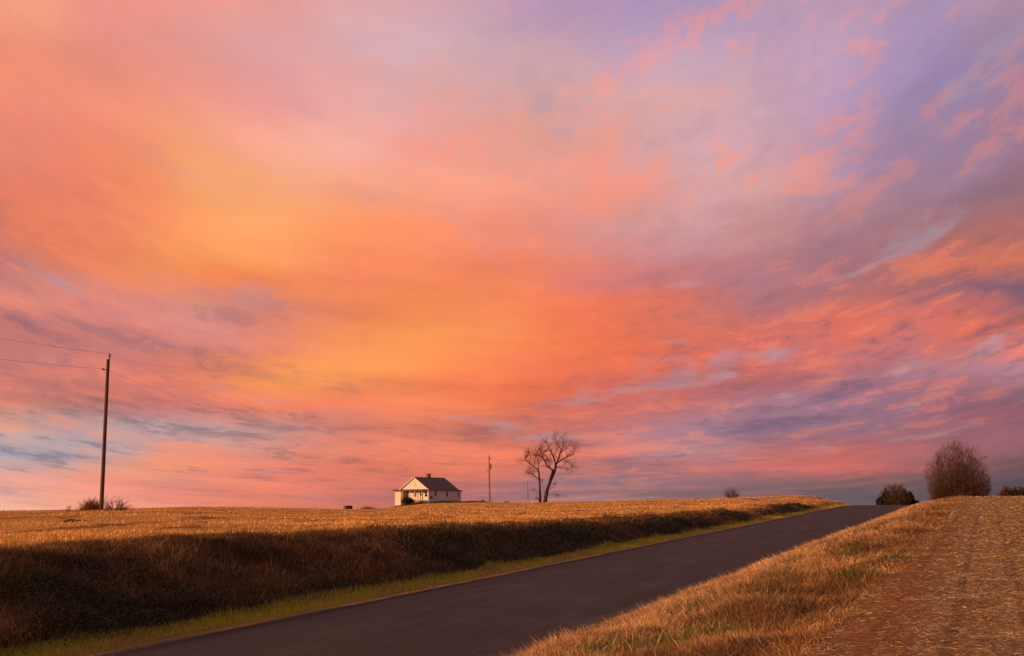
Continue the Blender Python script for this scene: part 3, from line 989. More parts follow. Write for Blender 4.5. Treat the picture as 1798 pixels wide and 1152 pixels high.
TY = 212
limb_tree('bare_tree', 'larger bare tree with thick trunk leaning right on the field crest', 'tree', TY, [
    (0, [(900, 1014, .34), (906, 940, .29), (935, 830, .26), (965, 740, .24), (998, 630, .22), (1010, 575, .20)]),
    (0, [(965, 740, .16), (1005, 670, .17), (1030, 590, .18), (1045, 520, .19)]),
    (1, [(1008, 580, .15), (960, 550, .13), (925, 530, .12), (900, 470, .10), (880, 430, .09), (840, 395, .06), (800, 385, .035)]),
    (1, [(1045, 520, .16), (1035, 470, .13), (1015, 400, .11), (985, 340, .09), (950, 290, .07), (935, 240, .05), (915, 215, .035)]),
    (1, [(1045, 520, .17), (1070, 450, .13), (1100, 370, .10), (1120, 310, .08), (1150, 240, .05), (1140, 180, .03)]),
    (2, [(1120, 310, .07), (1080, 250, .05), (1055, 200, .035), (1045, 165, .02)]),
    (1, [(1058, 490, .12), (1120, 440, .09), (1190, 400, .07), (1250, 380, .05), (1300, 330, .03)]),
    (2, [(1050, 535, .09), (1100, 545, .06), (1160, 550, .04), (1190, 562, .02)]),
    (2, [(1110, 345, .07), (1180, 300, .05), (1230, 240, .03)]),
    (2, [(1190, 400, .05), (1250, 330, .04), (1290, 280, .02)]),
    (2, [(1120, 440, .07), (1165, 450, .05), (1210, 480, .04), (1250, 495, .02)]),
    (2, [(1015, 400, .06), (1050, 330, .045), (1060, 285, .03)]),
    (2, [(960, 550, .05), (970, 500, .035), (950, 450, .02)]),
    (2, [(880, 430, .05), (860, 370, .035), (850, 320, .02)]),
    (3, [(895, 900, .05), (875, 810, .035), (865, 745, .02)]),
    (3, [(930, 905, .04), (1000, 905, .025), (1050, 915, .012)]),
    (3, [(945, 850, .04), (990, 815, .025), (1020, 790, .012)]),
], 5)
limb_tree('bare_tree', 'slender bare tree beside the leaning trunk with a low left limb', 'tree', TY - 2, [
    (0, [(835, 1012, .24), (831, 900, .19), (827, 780, .16), (821, 680, .14), (815, 600, .12), (805, 562, .10)]),
    (1, [(806, 575, .10), (740, 530, .085), (690, 485, .075), (640, 455, .06), (630, 425, .04), (650, 400, .02)]),
    (1, [(805, 562, .09), (806, 500, .06), (830, 460, .045), (868, 450, .02)]),
    (2, [(740, 530, .05), (755, 470, .045), (775, 420, .04), (790, 360, .03), (810, 310, .02)]),
    (2, [(690, 485, .05), (715, 430, .04), (690, 370, .02)]),
    (2, [(640, 455, .04), (600, 450, .02)]),
    (2, [(820, 710, .10), (760, 662, .08), (720, 638, .06), (690, 620, .03)]),
    (2, [(815, 600, .05), (780, 590, .03), (750, 600, .02)]),
    (2, [(806, 500, .05), (800, 440, .04), (825, 380, .03), (860, 340, .02)]),
    (3, [(831, 920, .04), (790, 870, .025), (750, 840, .012)]),
    (3, [(833, 990, .05), (815, 985, .03), (805, 975, .02)]),
], 9)


def bushy(name, label, cat, cx, by, Y, hh, hw, nst, seed, tmat, bmat, lv=3, r0=.10, group=None, ang=.75, nch=(4, 6), up=.09, base_w=.25, dome=False, rmin=.004, fuzz=0):
    """multi stemmed twiggy tree or bush, hh high and hw half-wide"""
    rnd = np.random.default_rng(seed)
    b = px(cx, by, Y)
    gz = float(ground_z(b[0], b[1]))
    root = thing(name, label, cat, (b[0], b[1], gz), 0, group)
    H = hh
    tr, cw = MB(), MB()
    for i in range(nst):
        an = rnd.uniform(0, 2 * math.pi)
        tilt = ang * math.sqrt(rnd.uniform(0, 1))
        d = np.array([math.cos(an) * math.sin(tilt) * hw / H * 1.5, math.sin(an) * math.sin(tilt) * hw / H * 1.5, math.cos(tilt)])
        p = np.array([math.cos(an) * base_w * rnd.uniform(0, 1) * hw, math.sin(an) * base_w * rnd.uniform(0, 1) * hw, -.1])
        if dome:
            d = np.array([math.cos(an) * math.sin(tilt), math.sin(an) * math.sin(tilt), math.cos(tilt)])
            L_ = rnd.uniform(.54, .72) / ((math.sin(tilt) / hw) ** 2.6 + (math.cos(tilt) / H) ** 2.6) ** (1 / 2.6) * (1 - .35 * max(0, tilt - .8))
            grow([tr, tr, cw, cw, cw], p, d, L_, r0 * rnd.uniform(.6, 1.1), 0, lv, rnd, nch, (.3, .8), .05, .09, (.26, .46), 6, rmin=rmin)
            continue
        grow([tr, tr, cw, cw, cw], p, d, H * rnd.uniform(.6, .78) * (1 - .18 * tilt), r0 * rnd.uniform(.6, 1.1), 0, lv, rnd, nch, (.3, .75), up, .13, (.38, .62), 5, rmin=rmin)
    tr.build('stems', bmat, root)
    crown = cw.build('crown', tmat, root)
    if fuzz:
        # fine outermost twigs, following the stems outward
        n = fuzz
        phi = rnd.uniform(0, 2 * math.pi, n); tl = 1.30 * rnd.uniform(0, 1, n) ** .72
        D = np.stack([np.cos(phi) * np.sin(tl), np.sin(phi) * np.sin(tl), np.cos(tl)], -1)
        Rm = 1 / ((np.sin(tl) / hw) ** 2.6 + (np.cos(tl) / H) ** 2.6) ** (1 / 2.6) * (1 - .6 * np.maximum(0, tl - .75))
        lump = .86 + .22 * vnoise(phi * 1.6 + 9, tl * 3.4, 1.0, seed)
        P = D * (Rm * lump * rnd.uniform(.25, 1.0, n) ** .65)[:, None]
        d = D + rnd.normal(0, .38, (n, 3)); d[:, 2] += .25
        d /= np.linalg.norm(d, axis=1)[:, None]
        L = H * rnd.uniform(.04, .10, n)
        sv = np.cross(d, rnd.normal(0, 1, (n, 3))); sv /= np.linalg.norm(sv, axis=1)[:, None]
        sv *= (rmin * rnd.uniform(.7, 1.4, n))[:, None]
        V = np.stack([P - sv, P + sv, P + d * L[:, None] + sv * .5, P + d * L[:, None] - sv * .5], 1).reshape(-1, 3)
        np_mesh('fine_twigs', V, np.arange(n * 4), np.arange(0, n * 4, 4), tmat, crown)
    return root


def gz_at(cx, cy, Y):
    p = px(cx, cy, Y)
    return float(ground_z(p[0], p[1]))


# big twiggy tree behind the right field
top = px(1683, 781, 150)[2]
g0 = gz_at(1683, 873, 150)
bushy('bare_tree', 'big rounded bare tree with many upright stems behind the right field', 'tree', 1684, 873, 150, (top - g0) * 1.0, 4.7, 60, 21, twig_maroon, twig_maroon, 3, .09, ang=1.22, nch=(6, 8), base_w=.2, rmin=.011, dome=True, fuzz=20000)
# small bush on the left field crest
bushy('bare_bush', 'small bare bush alone on the crest of the left field', 'bush', 1284, 872, 137, 1.35, 1.45, 26, 22, twig_dark, bark_dark, 3, .03, ang=1.3, nch=(3, 5), base_w=.15, rmin=.010, dome=True, fuzz=900)


def leafy_lumps(mb_name, parent, center, radii, n, size, cols, w, seed, hollow=.55):
    rnd = np.random.default_rng(seed)
    d = rnd.normal(0, 1, (n, 3)); d /= np.linalg.norm(d, axis=1)[:, None]
    rr = hollow + (1 - hollow) * rnd.uniform(0, 1, n) ** .6
    lump = 1 + .28 * (vnoise(d[:, 0] * 3, d[:, 2] * 3 + d[:, 1] * 2, 1.0, seed) - .5) * 2
    P = np.array(center) + d * np.array(radii) * (rr * lump)[:, None]
    P = P[P[:, 2] > -.1]
    n = len(P)
    a = rnd.normal(0, 1, (n, 3)); a /= np.linalg.norm(a, axis=1)[:, None]
    b = np.cross(a, rnd.normal(0, 1, (n, 3))); b /= np.linalg.norm(b, axis=1)[:, None]
    sz = size * rnd.uniform(.6, 1.4, n)
    a *= sz[:, None]; b *= (sz * .55)[:, None]
    V = np.stack([P - a, P + b, P + a, P - b], 1).reshape(-1, 3)
    return V, mixcols(cols, w, n, .3)


# ivy covered bush beyond the road crest
BY = 196
g0 = gz_at(1573, 884, BY)
topz = px(1573, 851, BY)[2]
rb = bushy('evergreen_bush', 'dark ivy covered bush with a bare twiggy top beyond the road crest', 'bush', 1573, 884, BY, (topz - g0) * 1.02, 2.9, 46, 31, twig_maroon, twig_maroon, 3, .06, ang=.9, nch=(5, 7), rmin=.02, base_w=.3, dome=True, fuzz=9000)
Vs, Cs = [], []
Hh = topz - g0
for (c, rd, nn, sd_) in (((-1.7, 0, Hh * .42), (.7, 1.0, Hh * .40), 1500, 1), ((-.6, -.3, Hh * .25), (1.6, 1.4, Hh * .28), 1500, 2), ((1.9, 0, Hh * .45), (1.2, 1.3, Hh * .40), 3000, 3), ((3.3, 0, Hh * .28), (1.0, 1.0, Hh * .22), 1600, 4), ((-2.9, 0, Hh * .3), (.7, .9, Hh * .30), 1000, 5), ((.7, .3, Hh * .25), (1.4, 1.2, Hh * .28), 1200, 6)):
    v, c_ = leafy_lumps('leaves', rb, c, rd, nn, .16, [(.028, .036, .014), (.045, .05, .018), (.018, .022, .010)], [3, 2, 2], 60 + sd_)
    Vs.append(v); Cs.append(c_)
Vs = np.vstack(Vs); Cs = np.vstack(Cs)
np_mesh('leaves', Vs, np.arange(len(Vs)), np.arange(0, len(Vs), 4), leaf_mat, rb, color=np.repeat(Cs, 4, 0))

# far tree line on the right
FY = 290
for (cx, ty, hw_, lab, cols, w, sd_) in (
        (1766, 856, 1.9, 'bare brown tree at the left end of the far tree line', [(.10, .055, .04), (.07, .04, .03)], [1, 1], 1),
        (1783, 856, 1.6, 'dull green tree in the middle of the far tree line', [(.05, .05, .022), (.035, .038, .018)], [1, 1], 2),
        (1797, 853, 2.1, 'russet tree at the right end of the far tree line', [(.10, .052, .032), (.065, .038, .026)], [1, 1], 3),
        (1818, 850, 2.6, 'far tree just past the right edge of the picture', [(.07, .05, .03), (.05, .038, .024)], [1, 1], 5)):
    if cx > 1800:
        continue
    p = px(cx, 872, FY)
    g0 = float(ground_z(p[0], p[1]))
    H = px(cx, ty, FY)[2] - g0
    rt_ = bushy('distant_tree', lab, 'tree', cx, 872, FY, H, hw_, 9, 70 + sd_, twig_brown, bark_brown, 2, .12, group='far tree line right of the field', ang=.6)
    v, c_ = leafy_lumps('leaves', rt_, (0, 0, H * .6), (hw_ * 1.05, hw_, H * .40), 2600, .22, cols, w, 80 + sd_, .3)
    np_mesh('leaves', v, np.arange(len(v)), np.arange(0, len(v), 4), leaf_mat, rt_, color=np.repeat(c_, 4, 0))
p = px(1745, 872, 230)
thk = bushy('thicket', 'low brown thicket between the big bare tree and the far tree line', 'bush', 1750, 870, 230, px(1750, 862, 230)[2] - float(ground_z(p[0], p[1])), 4.5, 40, 90, twig_brown, bark_brown, 3, .06, ang=1.1, base_w=1.2)

# ------------------------------------------------------------------ small weeds and shrubs
def weed_clump(name, label, cat, cx, cy, Y, h, w, n, seed, colr, kind='grass', group=None, wid=.022):
    rnd = np.random.default_rng(seed)
    b = px(cx, cy, Y)
    gz = float(ground_z(b[0], b[1]))
    if kind == 'grass':
        P = np.stack([rnd.normal(0, w * .42, n), rnd.normal(0, w * .3, n), np.full(n, -.05)], -1)
        hh = h * rnd.uniform(.4, 1.05, n) * np.exp(-(P[:, 0] / w) ** 2 * .9)
        lean = rnd.normal(0, .2, (n, 2)) + P[:, :2] / w * .35
        c = np.clip(np.array(colr) * (1 + rnd.normal(0, .25, (n, 1))), .01, .9)
        P[:, 2] += ground_z(b[0] + P[:, 0], b[1] + P[:, 1]) - gz
        root = blades(name, P, hh, np.full(n, wid) * rnd.uniform(.6, 1.4, n), lean, rnd.uniform(0, .35, n), c, grass_mat)
        root.location = (b[0], b[1], gz)
        tag(root, label, cat, group, 'stuff')
    else:
        root = thing(name, label, cat, (b[0], b[1], gz), 0, group)
        mb = MB()
        for i in range(n):
            d = rnd.normal(0, .55, 3); d[2] = abs(d[2]) + .55; d[0] *= w / h
            grow([mb], (rnd.normal(0, w * .2), rnd.normal(0, w * .15), -.05), d, h * rnd.uniform(.6, 1.0), .022, 1, 3, rnd, (3, 5), (.4, .9), .02, .2, (.35, .6), 4)
        mb.build('stems', colr, root)
    return root


weed_clump('weed_clump', 'tall dry grass clump at the left foot of the near utility pole', 'weeds', 160, 894, 76, 1.15, .85, 620, 101, (.22, .10, .050))
weed_clump('bare_shrub', 'twiggy brown shrub at the right foot of the near utility pole', 'bush', 201, 893.5, 76.5, .95, 1.15, 34, 102, weed_brown, 'twig')
weed_clump('bare_shrub', 'tiny weed sprig left of the near utility pole', 'bush', 122, 895, 77, .55, .35, 5, 103, weed_brown, 'twig')
weed_clump('weed_clump', 'low dark weed patch between the small box and the house', 'weeds', 646, 892.5, 205, .75, 2.2, 500, 104, (.10, .065, .035))
weed_clump('bare_shrub', 'small dark shrub left of the far utility pole', 'bush', 848, 881, 228, .85, .8, 14, 105, twig_dark, 'twig')
weed_clump('weed_clump', 'low reddish weeds between the far pole and the thin pole', 'weeds', 890, 882, 214, .55, .9, 160, 106, (.15, .07, .05))

# big shrub before the porch
shp = px(716, 885.5, 252)
shz = float(ground_z(shp[0], shp[1]))
shr = bushy('porch_shrub', 'dark round shrub in front of the house porch', 'bush', 716, 885.5, 252, 2.15, 1.9, 26, 111, twig_dark, bark_dark, 3, .04, ang=1.1)
v, c_ = leafy_lumps('leaves', shr, (0, 0, .95), (1.5, 1.3, .95), 1800, .11, [(.035, .024, .014), (.05, .035, .018)], [1, 1], 112, .2)
np_mesh('leaves', v, np.arange(len(v)), np.arange(0, len(v), 4), leaf_mat, shr, color=np.repeat(c_, 4, 0))

# low weeds round the house foot
weed_clump('weed_bed', 'rough weeds along the side wall of the house', 'weeds', 785, 884, 257, .75, 5.5, 2600, 113, (.09, .062, .028), wid=.05)
weed_clump('weed_bed', 'green weeds below the porch of the house', 'weeds', 728, 885, 252, .7, 4.5, 2200, 114, (.07, .075, .024), wid=.05)
weed_clump('weed_bed', 'low brown weeds between the house and the far utility pole', 'weeds', 832, 883, 246, .55, 5.0, 1500, 115, (.11, .06, .03), wid=.05)

# clods in the field
for i, (cx, cy, rx, rz_, lab) in enumerate(((131, 916, .75, .05, 'large dark earth mound in the stubble below the near pole'), (357, 918, .35, .035, 'middle dark clod in the stubble of the left field'), (503, 919, .28, .03, 'small dark clod in the stubble toward the house'))):
    # find where the sight line meets the ground
    best = min(np.arange(22, 80, .25), key=lambda Y: abs(px(cx, cy, Y)[2] - gz_at(cx, cy, Y)))
    p = px(cx, cy, best)
    me = bpy.data.meshes.new('earth_mound')
    n1, n2 = 22, 8
    vv = []; ff = []
    for j in range(n2 + 1):
        for k in range(n1):
            an = 2 * math.pi * k / n1; rr = j / n2
            xx, yy = math.cos(an) * rr * rx * 1.3, math.sin(an) * rr * rx * .9
            hgt = rz_ * 1.9 * math.cos(rr * math.pi / 2) * (.6 + .9 * float(vnoise(xx, yy, .14, 90 + i))) - .06 * rr
            zz = float(ground_z(p[0] + xx, p[1] + yy)) - float(ground_z(p[0], p[1])) + hgt
            vv.append((xx, yy, zz))
    for j in range(n2):
        for k in range(n1):
            k2 = (k + 1) % n1
            ff.append((j * n1 + k, j * n1 + k2, (j + 1) * n1 + k2, (j + 1) * n1 + k))
    me.from_pydata(vv, [], ff); me.update()
    mo = link_mesh('earth_mound', me, simple('dark_earth', (.05, .022, .012), .95, 9, .4, .6))
    mo.location = (p[0], p[1], float(ground_z(p[0], p[1])))
    tag(mo, lab, 'earth mound')

# ------------------------------------------------------------------ utility poles and wires
wood = simple('pole_wood', (.085, .046, .030), .85, 5, .35, .4, (4, 4, .3))
wood_pale = simple('pole_wood_weathered', (.21, .125, .075), .85, 5, .3, .4, (4, 4, .3))
metal = simple('dark_metal', (.06, .055, .055), .55, 8, .2, metallic=.6)
ceramic = simple('insulator_ceramic', (.09, .05, .04), .35, 8, .2)
galv = simple('galvanised_tank', (.16, .15, .15), .5, 8, .2, metallic=.4)


def pole(label, bx, by, tx, ty, Y, rb_, rt_, mat, group='wooden utility poles of the power line'):
    b = px(bx, by, Y); tp = px(tx, ty, Y)
    gz = float(ground_z(b[0], b[1]))
    root = thing('utility_pole', label, 'utility pole', (b[0], b[1], gz), 0, group)
    h = tp[2] - gz
    lx = tp[0] - b[0]
    m = MB()
    zz = np.linspace(-.4, h, 12)
    pts = np.stack([lx * zz / h, 0 * zz, zz], -1)
    m.tube(pts, np.linspace(rb_, rt_, 12), 12)
    m.build('post', mat, root, smooth=True)
    return root, h, lx


def pin_insulator(root, x, z, side=0.0, name='insulator'):
    m = MB()
    prof = [(0, .02), (.04, .025), (.06, .07), (.10, .085), (.13, .05), (.16, .075), (.20, .06), (.24, .02)]
    m.tube([(x, 0, z + a * 1.3) for a, r in prof], [r for a, r in prof], 10)
    return m.build(name, ceramic, root, smooth=True)


p1, h1, l1 = pole('tall dark utility pole leaning right in weeds at left', 178, 893.5, 190, 631, 75, .14, .11, wood)
pin = MB(); pin.box(l1 + .06, l1 + .12, -.03, .03, h1 - .85, h1 + .18); pin.build('pin_bracket', metal, p1)
pin_insulator(p1, l1 + .09, h1 + .10)
k = (h1 - .72) / h1
arm = MB(); arm.tube([(l1 * k - .10, 0, h1 - .74), (l1 * k - .30, 0, h1 - .70)], .03, 8); arm.build('side_bracket', metal, p1)
sp_ = MB(); sp_.tube([(l1 * k - .26, 0, h1 - .72), (l1 * k - .30, 0, h1 - .70), (l1 * k - .36, 0, h1 - .67), (l1 * k - .40, 0, h1 - .65)], [.05, .07, .06, .03], 8); sp_.build('insulator', ceramic, p1)
tagp = MB(); tagp.box(l1 * .17 - .05, l1 * .17 + .05, -.165, -.15, 1.6, 1.75)

p2, h2, l2 = pole('weathered utility pole with a transformer between house and trees', 860, 882, 858.5, 801, 228, .17, .12, wood_pale)
pin_insulator(p2, l2, h2)
tm = MB(); zt = h2 - 2.2
tm.tube([(l2 + .33, -.02, zt - .42), (l2 + .33, -.02, zt - .38), (l2 + .33, -.02, zt + .38), (l2 + .33, -.02, zt + .44)], [.16, .21, .21, .14], 12)
tro = tm.build('transformer', galv, p2, smooth=True)
bs_ = MB(); bs_.tube([(l2 + .33, -.02, zt + .42), (l2 + .33, -.02, zt + .60), (l2 + .33, -.02, zt + .68)], [.05, .06, .02], 8); bs_.build('bushing', ceramic, tro)
fz = MB(); fz.tube([(l2 + .10, 0, h2 - .55), (l2 + .42, 0, h2 - .45)], .03, 6); fz.tube([(l2 + .44, 0, h2 - .70), (l2 + .40, 0, h2 - .25)], .06, 8); fz.build('fuse_cutout', ceramic, p2)
cl_ = MB(); cl_.tube([(l2 - .10, 0, h2 - 3.1), (l2 - .26, 0, h2 - 2.95)], .04, 6); cl_.tube([(l2 - .26, 0, h2 - 3.1), (l2 - .26, 0, h2 - 2.8)], .06, 8); cl_.build('service_clamp', metal, p2)
p3, h3, l3 = pole('thin distant pole beside the bare trees', 927, 884, 926.5, 845, 260, .10, .07, wood_pale)


def wire(label, A, B, sag, r=.009, n=40):
    m = MB()
    tt = np.linspace(0, 1, n)
    pts = np.outer(1 - tt, A) + np.outer(tt, B)
    pts[:, 2] -= 4 * sag * tt * (1 - tt)
    m.tube(pts, r, 4)
    o = m.build('power_wire', metal)
    tag(o, label, 'power line', 'wires strung between the utility poles')
    return o


def wpos(root, x, z):
    return np.array(root.location) + np.array([x, 0, z])


A1 = wpos(p1, l1 + .09, h1 + .38); A2 = wpos(p1, l1 * k - .38, h1 - .68)
B1 = wpos(p2, l2, h2 + .28); B2 = wpos(p2, l2 + .10, h2 - 1.1)
wire('upper wire running right from the near pole toward the far pole', A1, B1, 2.7, .0045)
wire('lower wire running right from the near pole toward the far pole', A2, B2, 2.9, .0045)
# the span toward the viewer ends at a pole beyond the left edge of the picture
dirv = np.array([A1[0] - B1[0], A1[1] - B1[1]]); dirv /= np.linalg.norm(dirv)
q0 = np.array(p1.location)[:2] + dirv * 95
gq = float(ground_z(q0[0], q0[1]))
p0 = thing('utility_pole', 'wooden utility pole left of the viewer', 'utility pole', (q0[0], q0[1], gq), 0, 'wooden utility poles of the power line')
m = MB(); m.tube([(0, 0, -.4), (0, 0, 5.0), (0, 0, 10.6)], [.16, .14, .12], 12); m.build('post', wood, p0, smooth=True)
C1 = np.array([q0[0], q0[1], gq + 10.9]); C2 = np.array([q0[0] - .2, q0[1], gq + 9.9])
wire('upper wire running left out of the picture from the near pole', A1, C1, 1.35, .0075)
wire('lower wire running left out of the picture from the near pole', A2, C2, 1.6, .0075)

# ------------------------------------------------------------------ box in the field
def lumber_box():
    Yb = 196
    b = px(611, 893.5, Yb)
    gz = float(ground_z(b[0], b[1]))
    root = thing('well_box', 'low brown box with a flat lid alone in the stubble left of the house', 'box', (b[0], b[1], gz), R(35))
    pl = simple('box_boards', (.10, .058, .036), .85, 6, .35, .3, (6, 6, .6))
    for yy in (-.50, .47):
        m = MB()
        m.box(-.62, .62, yy + .005, yy + .025, -.05, .60)
        for i in range(6):
            x0 = -.62 + i * .2067
            m.box(x0 + .006, x0 + .20, yy, yy + .03, -.05, .62)
        m.build('board_wall', pl, root)
    for xx in (-.652, .622):
        m = MB()
        m.box(xx + .005, xx + .025, -.49, .49, -.05, .60)
        for i in range(5):
            y0 = -.49 + i * .196
            m.box(xx, xx + .03, y0 + .006, y0 + .19, -.05, .62)
        m.build('board_wall', pl, root)
    m = MB(); m.box(-.68, .68, -.56, .56, .624, .67); m.build('lid', simple('box_lid', (.085, .05, .034), .85, 5, .3), root)


lumber_box()

# ------------------------------------------------------------------ house
def siding(name, c):
    m, t, b = new_mat(name)
    tcn = N(t, 'ShaderNodeTexCoord')
    sp = N(t, 'ShaderNodeSeparateXYZ'); t.links.new(tcn.outputs['Object'], sp.inputs[0])
    fr = M(t, 'FRACT', M(t, 'MULTIPLY', sp.outputs[2], 7.0))
    n = noise(t, tcn.outputs['Object'], 1.4, 6, .65)
    st_ = noise(t, combine(t, M(t, 'MULTIPLY', sp.outputs[0], 5.0), M(t, 'MULTIPLY', sp.outputs[1], 5.0), M(t, 'MULTIPLY', sp.outputs[2], .6)), 1.0, 5, .6)
    cc = mixc(t, maprange(t, n, .45, .75, 0, .35), tuple(c) + (1,), tuple(x * .72 for x in c) + (1,))
    cc = mixc(t, maprange(t, st_, .55, .75, 0, .35), cc, (.42, .33, .26, 1))
    t.links.new(cc, b.inputs['Base Color'])
    b.inputs['Roughness'].default_value = .7
    bn = N(t, 'ShaderNodeBump'); bn.inputs['Strength'].default_value = .6; bn.inputs['Distance'].default_value = .03
    t.links.new(fr, bn.inputs['Height']); t.links.new(bn.outputs[0], b.inputs['Normal'])
    return m


def house():
    # local frame: front gable faces -y, near corner at the origin, body runs to -x and +y
    g = float(ground_z(HOUSE[0], HOUSE[1]))
    Wd, Ln = 9.4, 10.1
    root = thing('farmhouse', 'white weatherboard farmhouse with gabled brown roof and front porch on the crest', 'house', (HOUSE[0], HOUSE[1], g), -HROT)
    walls = siding('white_siding', (.72, .66, .61))
    trim = simple('white_trim', (.78, .73, .69), .6, 5, .08)
    roofm = simple('shingle_roof', (.135, .088, .072), .9, 16, .28, .5, (1, 1, 1))
    darkt = simple('dark_eave', (.07, .045, .035), .85, 5, .2)
    base = simple('stone_foundation', (.12, .075, .055), .9, 7, .4, .5)
    brick = simple('chimney_brick', (.14, .07, .05), .9, 9, .35, .5)
    glass, gt, gb = new_mat('window_glass')
    gb.inputs['Base Color'].default_value = (.015, .014, .016, 1); gb.inputs['Roughness'].default_value = .08
    Z0 = HOUSE[2] - g - .08
    F0, EV = Z0 + .45, Z0 + 3.05        # floor, eave
    AP = EV + 2.85                       # apex
    PD = 1.9                             # porch depth
    # foundation
    m = MB(); m.box(-Wd + .05, -.05, PD + .05, Ln - .05, -1.5, Z0 + .2); m.build('foundation', base, root)
    # body walls
    m = MB()
    t_ = .18
    m.box(-t_, 0, PD, Ln, Z0 - .02, EV)                      # right side wall
    m.box(-Wd, -Wd + t_, PD, Ln, Z0 - .02, EV)               # left
    m.box(-Wd + t_, -t_, PD, PD + t_, Z0 + .25, EV)          # porch back wall
    m.box(-Wd + t_, -t_, Ln - t_, Ln, Z0 - .02, EV)          # rear
    m.build('walls', walls, root)
    m = MB(); m.box(-.16, 0, .02, PD - .002, Z0 - .02, EV - .0); m.build('porch_end_wall', walls, root)
    # gables
    for nm, y0, y1 in (('front_gable', 0, .16), ('rear_gable', Ln - .17, Ln - .01)):
        m = MB(); m.prism([(-Wd + .02, y0, EV + .002), (-.02, y0, EV + .002), (-Wd / 2, y0, AP - .05)], (0, y1 - y0, 0)); m.build(nm, walls, root)
    # roof slabs with overhang
    m = MB()
    ov = .38
    sl = (AP - EV) / (Wd / 2)
    for sgn in (1, -1):
        xm = -Wd / 2
        xe = xm + sgn * (Wd / 2 + ov)
        ze = EV - sl * ov + .06
        m.prism([(xm, -.35, AP + .06), (xe, -.35, ze), (xe, -.35, ze + .13), (xm, -.35, AP + .19)], (0, Ln + .7, 0))
    rf = m.build('roof', roofm, root)
    m = MB()
    for sgn in (1, -1):
        xm = -Wd / 2
        xe = xm + sgn * (Wd / 2 + ov)
        ze = EV - sl * ov + .06
        m.prism([(xm, -.38, AP - .02), (xe, -.38, ze - .08), (xe, -.38, ze + .10), (xm, -.38, AP + .16)], (0, .028, 0))
    m.build('rake_boards', trim, rf)
    # chimney
    m = MB(); cx_ = -Wd / 2 - .1; cy_ = 4.9
    m.box(cx_ - .36, cx_ + .36, cy_ - .36, cy_ + .36, AP - .4, AP + .90); m.box(cx_ - .43, cx_ + .43, cy_ - .43, cy_ + .43, AP + .902, AP + 1.04)
    m.build('chimney', brick, rf)
    # gable vent
    m = MB(); m.box(-Wd / 2 - .42, -Wd / 2 + .42, -.04, -.002, EV + .85, EV + 1.95)
    vt = m.build('gable_vent', simple('vent_paint', (.50, .36, .24), .7, 5, .1), root)
    m = MB()
    for i in range(8):
        z = EV + .92 + i * .125
        m.prism([(-Wd / 2 - .36, -.075, z), (-Wd / 2 - .36, -.045, z + .08), (-Wd / 2 - .36, -.042, z + .06)], (.72, 0, 0))
    m.build('louvres', trim, vt)
    # porch: skirt roof, beam, posts, floor, steps
    m = MB(); m.prism([(-Wd - 2.5, -1.0, EV - .30), (-Wd - 2.5, -1.0, EV - .22), (-Wd - 2.5, -.002, EV + .06), (-Wd - 2.5, -.002, EV - .06)], (Wd + 2.6, 0, 0)); m.build('porch_roof', roofm, root)
    m = MB(); m.box(-Wd, -.17, -.02, .14, EV - .34, EV - .08); m.build('porch_beam', trim, root)
    for x_ in (-.26, -2.2, -4.6, -6.2, -8.95):
        m = MB(); m.box(x_ - .07, x_ + .07, -.01, .13, F0, EV - .342); m.build('porch_post', trim, root)
    m = MB(); m.box(-Wd, -.17, -.05, PD - .01, F0 - .12, F0); m.build('porch_floor', simple('porch_boards', (.10, .075, .065), .8, 5, .2), root)
    m = MB(); m.box(-Wd + .1, -.2, .02, .10, -1.2, F0 - .125); m.build('porch_skirting', base, root)
    m = MB()
    for i in range(3):
        m.box(-3.9, -2.4, -.06 - .3 * (i + 1), -.055 - .3 * i, -1.0, F0 - .16 - .16 * i)
    m.build('porch_steps', simple('step_concrete', (.25, .2, .17), .9, 5, .2), root)
    m = MB(); m.tube([(-2.2, .03, F0 + .85), (-1.2, .03, F0 + .45), (-.26, .03, F0 + .30)], .03, 5); m.tube([(-2.2, .03, F0 + .1), (-1.3, .03, F0 + .5), (-.26, .03, F0 + .9)], .03, 5)
    m.build('porch_rail', trim, root)

    def win(x0, x1, y, z0, z1, axis, name='window'):
        """window opening with frame, sashes and glass; axis 'y' on a wall facing -y, 'x' on the wall facing +x"""
        def bx(mb, a0, a1, d0, d1, b0, b1):
            if axis == 'y':
                mb.box(a0, a1, y - d1, y - d0, b0, b1)
            else:
                mb.box(y + d0, y + d1, a0, a1, b0, b1)
        m = MB(); bx(m, x0 + .06, x1 - .06, .003, .015, z0 + .06, z1 - .06)
        o = m.build(name, glass, root)
        m = MB()
        bx(m, x0 - .05, x0 + .06, .002, .06, z0 - .05, z1 + .05); bx(m, x1 - .06, x1 + .05, .002, .06, z0 - .05, z1 + .05)
        bx(m, x0 + .061, x1 - .061, .002, .058, z0 - .05, z0 + .06); bx(m, x0 + .061, x1 - .061, .002, .058, z1 - .06, z1 + .05)
        bx(m, x0 + .061, x1 - .061, .016, .04, (z0 + z1) / 2 - .025, (z0 + z1) / 2 + .025)
        m.build('frame', trim, o)
        m = MB(); bx(m, x0 - .10, x1 + .10, .003, .11, z0 - .11, z0 - .052); m.build('sill', trim, o)
        return o
    win(2.0, 2.85, 0, F0 + .95, F0 + 2.35, 'x')
    win(6.1, 6.9, 0, F0 + .85, F0 + 2.3, 'x')
    win(8.6, 9.1, 0, F0 + .75, F0 + 1.35, 'x')
    # porch wall openings
    win(-3.1, -1.9, PD, F0 + .85, F0 + 2.2, 'y')
    win(-6.9, -5.9, PD, F0 + .85, F0 + 2.2, 'y')
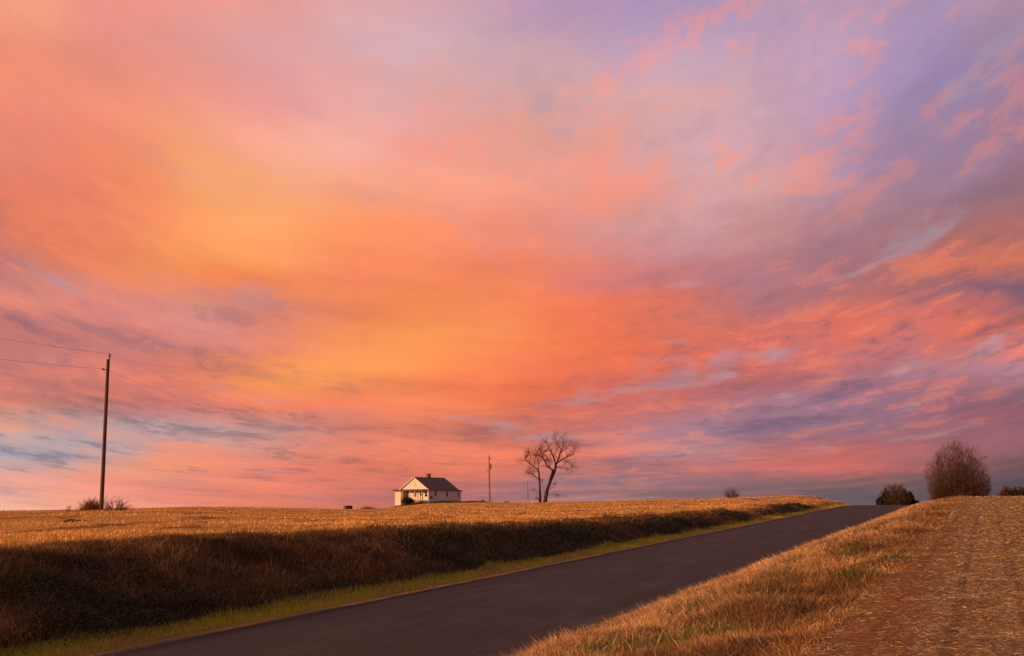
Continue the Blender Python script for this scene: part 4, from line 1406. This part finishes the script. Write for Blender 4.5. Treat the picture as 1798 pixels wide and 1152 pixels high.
    m = MB(); m.box(-4.7, -3.8, PD - .05, PD - .003, F0 + .01, F0 + 2.1); dr = m.build('door', simple('door_paint', (.45, .34, .26), .6, 5, .15), root)
    m = MB(); m.box(-4.62, -3.88, PD - .062, PD - .052, F0 + 1.05, F0 + 1.95); m.build('door_glass', glass, dr)
    m = MB(); m.tube([(-3.9, PD - .055, F0 + 1.0), (-3.9, PD - .11, F0 + 1.0), (-3.9, PD - .13, F0 + 1.0)], [.02, .03, .02], 8); m.build('handle', metal, dr)
    # meter box
    m = MB(); m.box(.003, .16, .75, 1.35, F0 + .45, F0 + .95); m.build('meter_box', simple('meter_grey', (.09, .08, .08), .6, 6, .2), root)
    m = MB(); m.tube([(.06, 1.05, F0 + .95), (.06, 1.05, EV - .2)], .025, 6); m.build('conduit', metal, root)
    # corner boards
    for y0, y1 in ((-.02, .16), (Ln - .16, Ln + .02)):
        m = MB(); m.box(.002, .03, y0, y1, Z0 + .25, EV - .02); m.build('corner_board', trim, root)
    # left lean-to room
    m = MB(); m.box(-Wd - 2.0, -Wd - .002, .0, 5.0, Z0 - .75, EV - .18); m.build('side_room', walls, root)
    m = MB(); m.box(-Wd - 1.95, -Wd - .05, .05, 4.95, -2.2, Z0 - .752); m.build('side_room_footing', base, root)
    m = MB(); m.prism([(-Wd - 2.35, -.001, EV - .30), (-Wd - .0, -.001, EV - .0), (-Wd - .0, -.001, EV + .08), (-Wd - 2.35, -.001, EV - .20)], (0, 5.3, 0)); m.build('side_room_roof', roofm, root)
    # rear lean-to
    m = MB(); m.box(-Wd + 1.0, -.25, Ln + .002, Ln + 1.7, Z0 - .02, EV - .30); m.build('rear_room', walls, root)
    m = MB(); m.box(-Wd + 1.05, -.30, Ln + .002, Ln + 1.65, -1.5, Z0 - .022); m.build('rear_room_footing', base, root)
    m = MB(); m.prism([(-Wd + .7, Ln + .36, EV - .12), (-Wd + .7, Ln + 2.1, EV - .32), (-Wd + .7, Ln + 2.1, EV - .20), (-Wd + .7, Ln + .36, EV - .0)], (Wd - .55, 0, 0)); m.build('rear_room_roof', roofm, root)
    win(Ln + .40, Ln + .95, -.25, F0 + .75, F0 + 1.95, 'x')
    return root


house()
print('objects', len(bpy.data.objects))
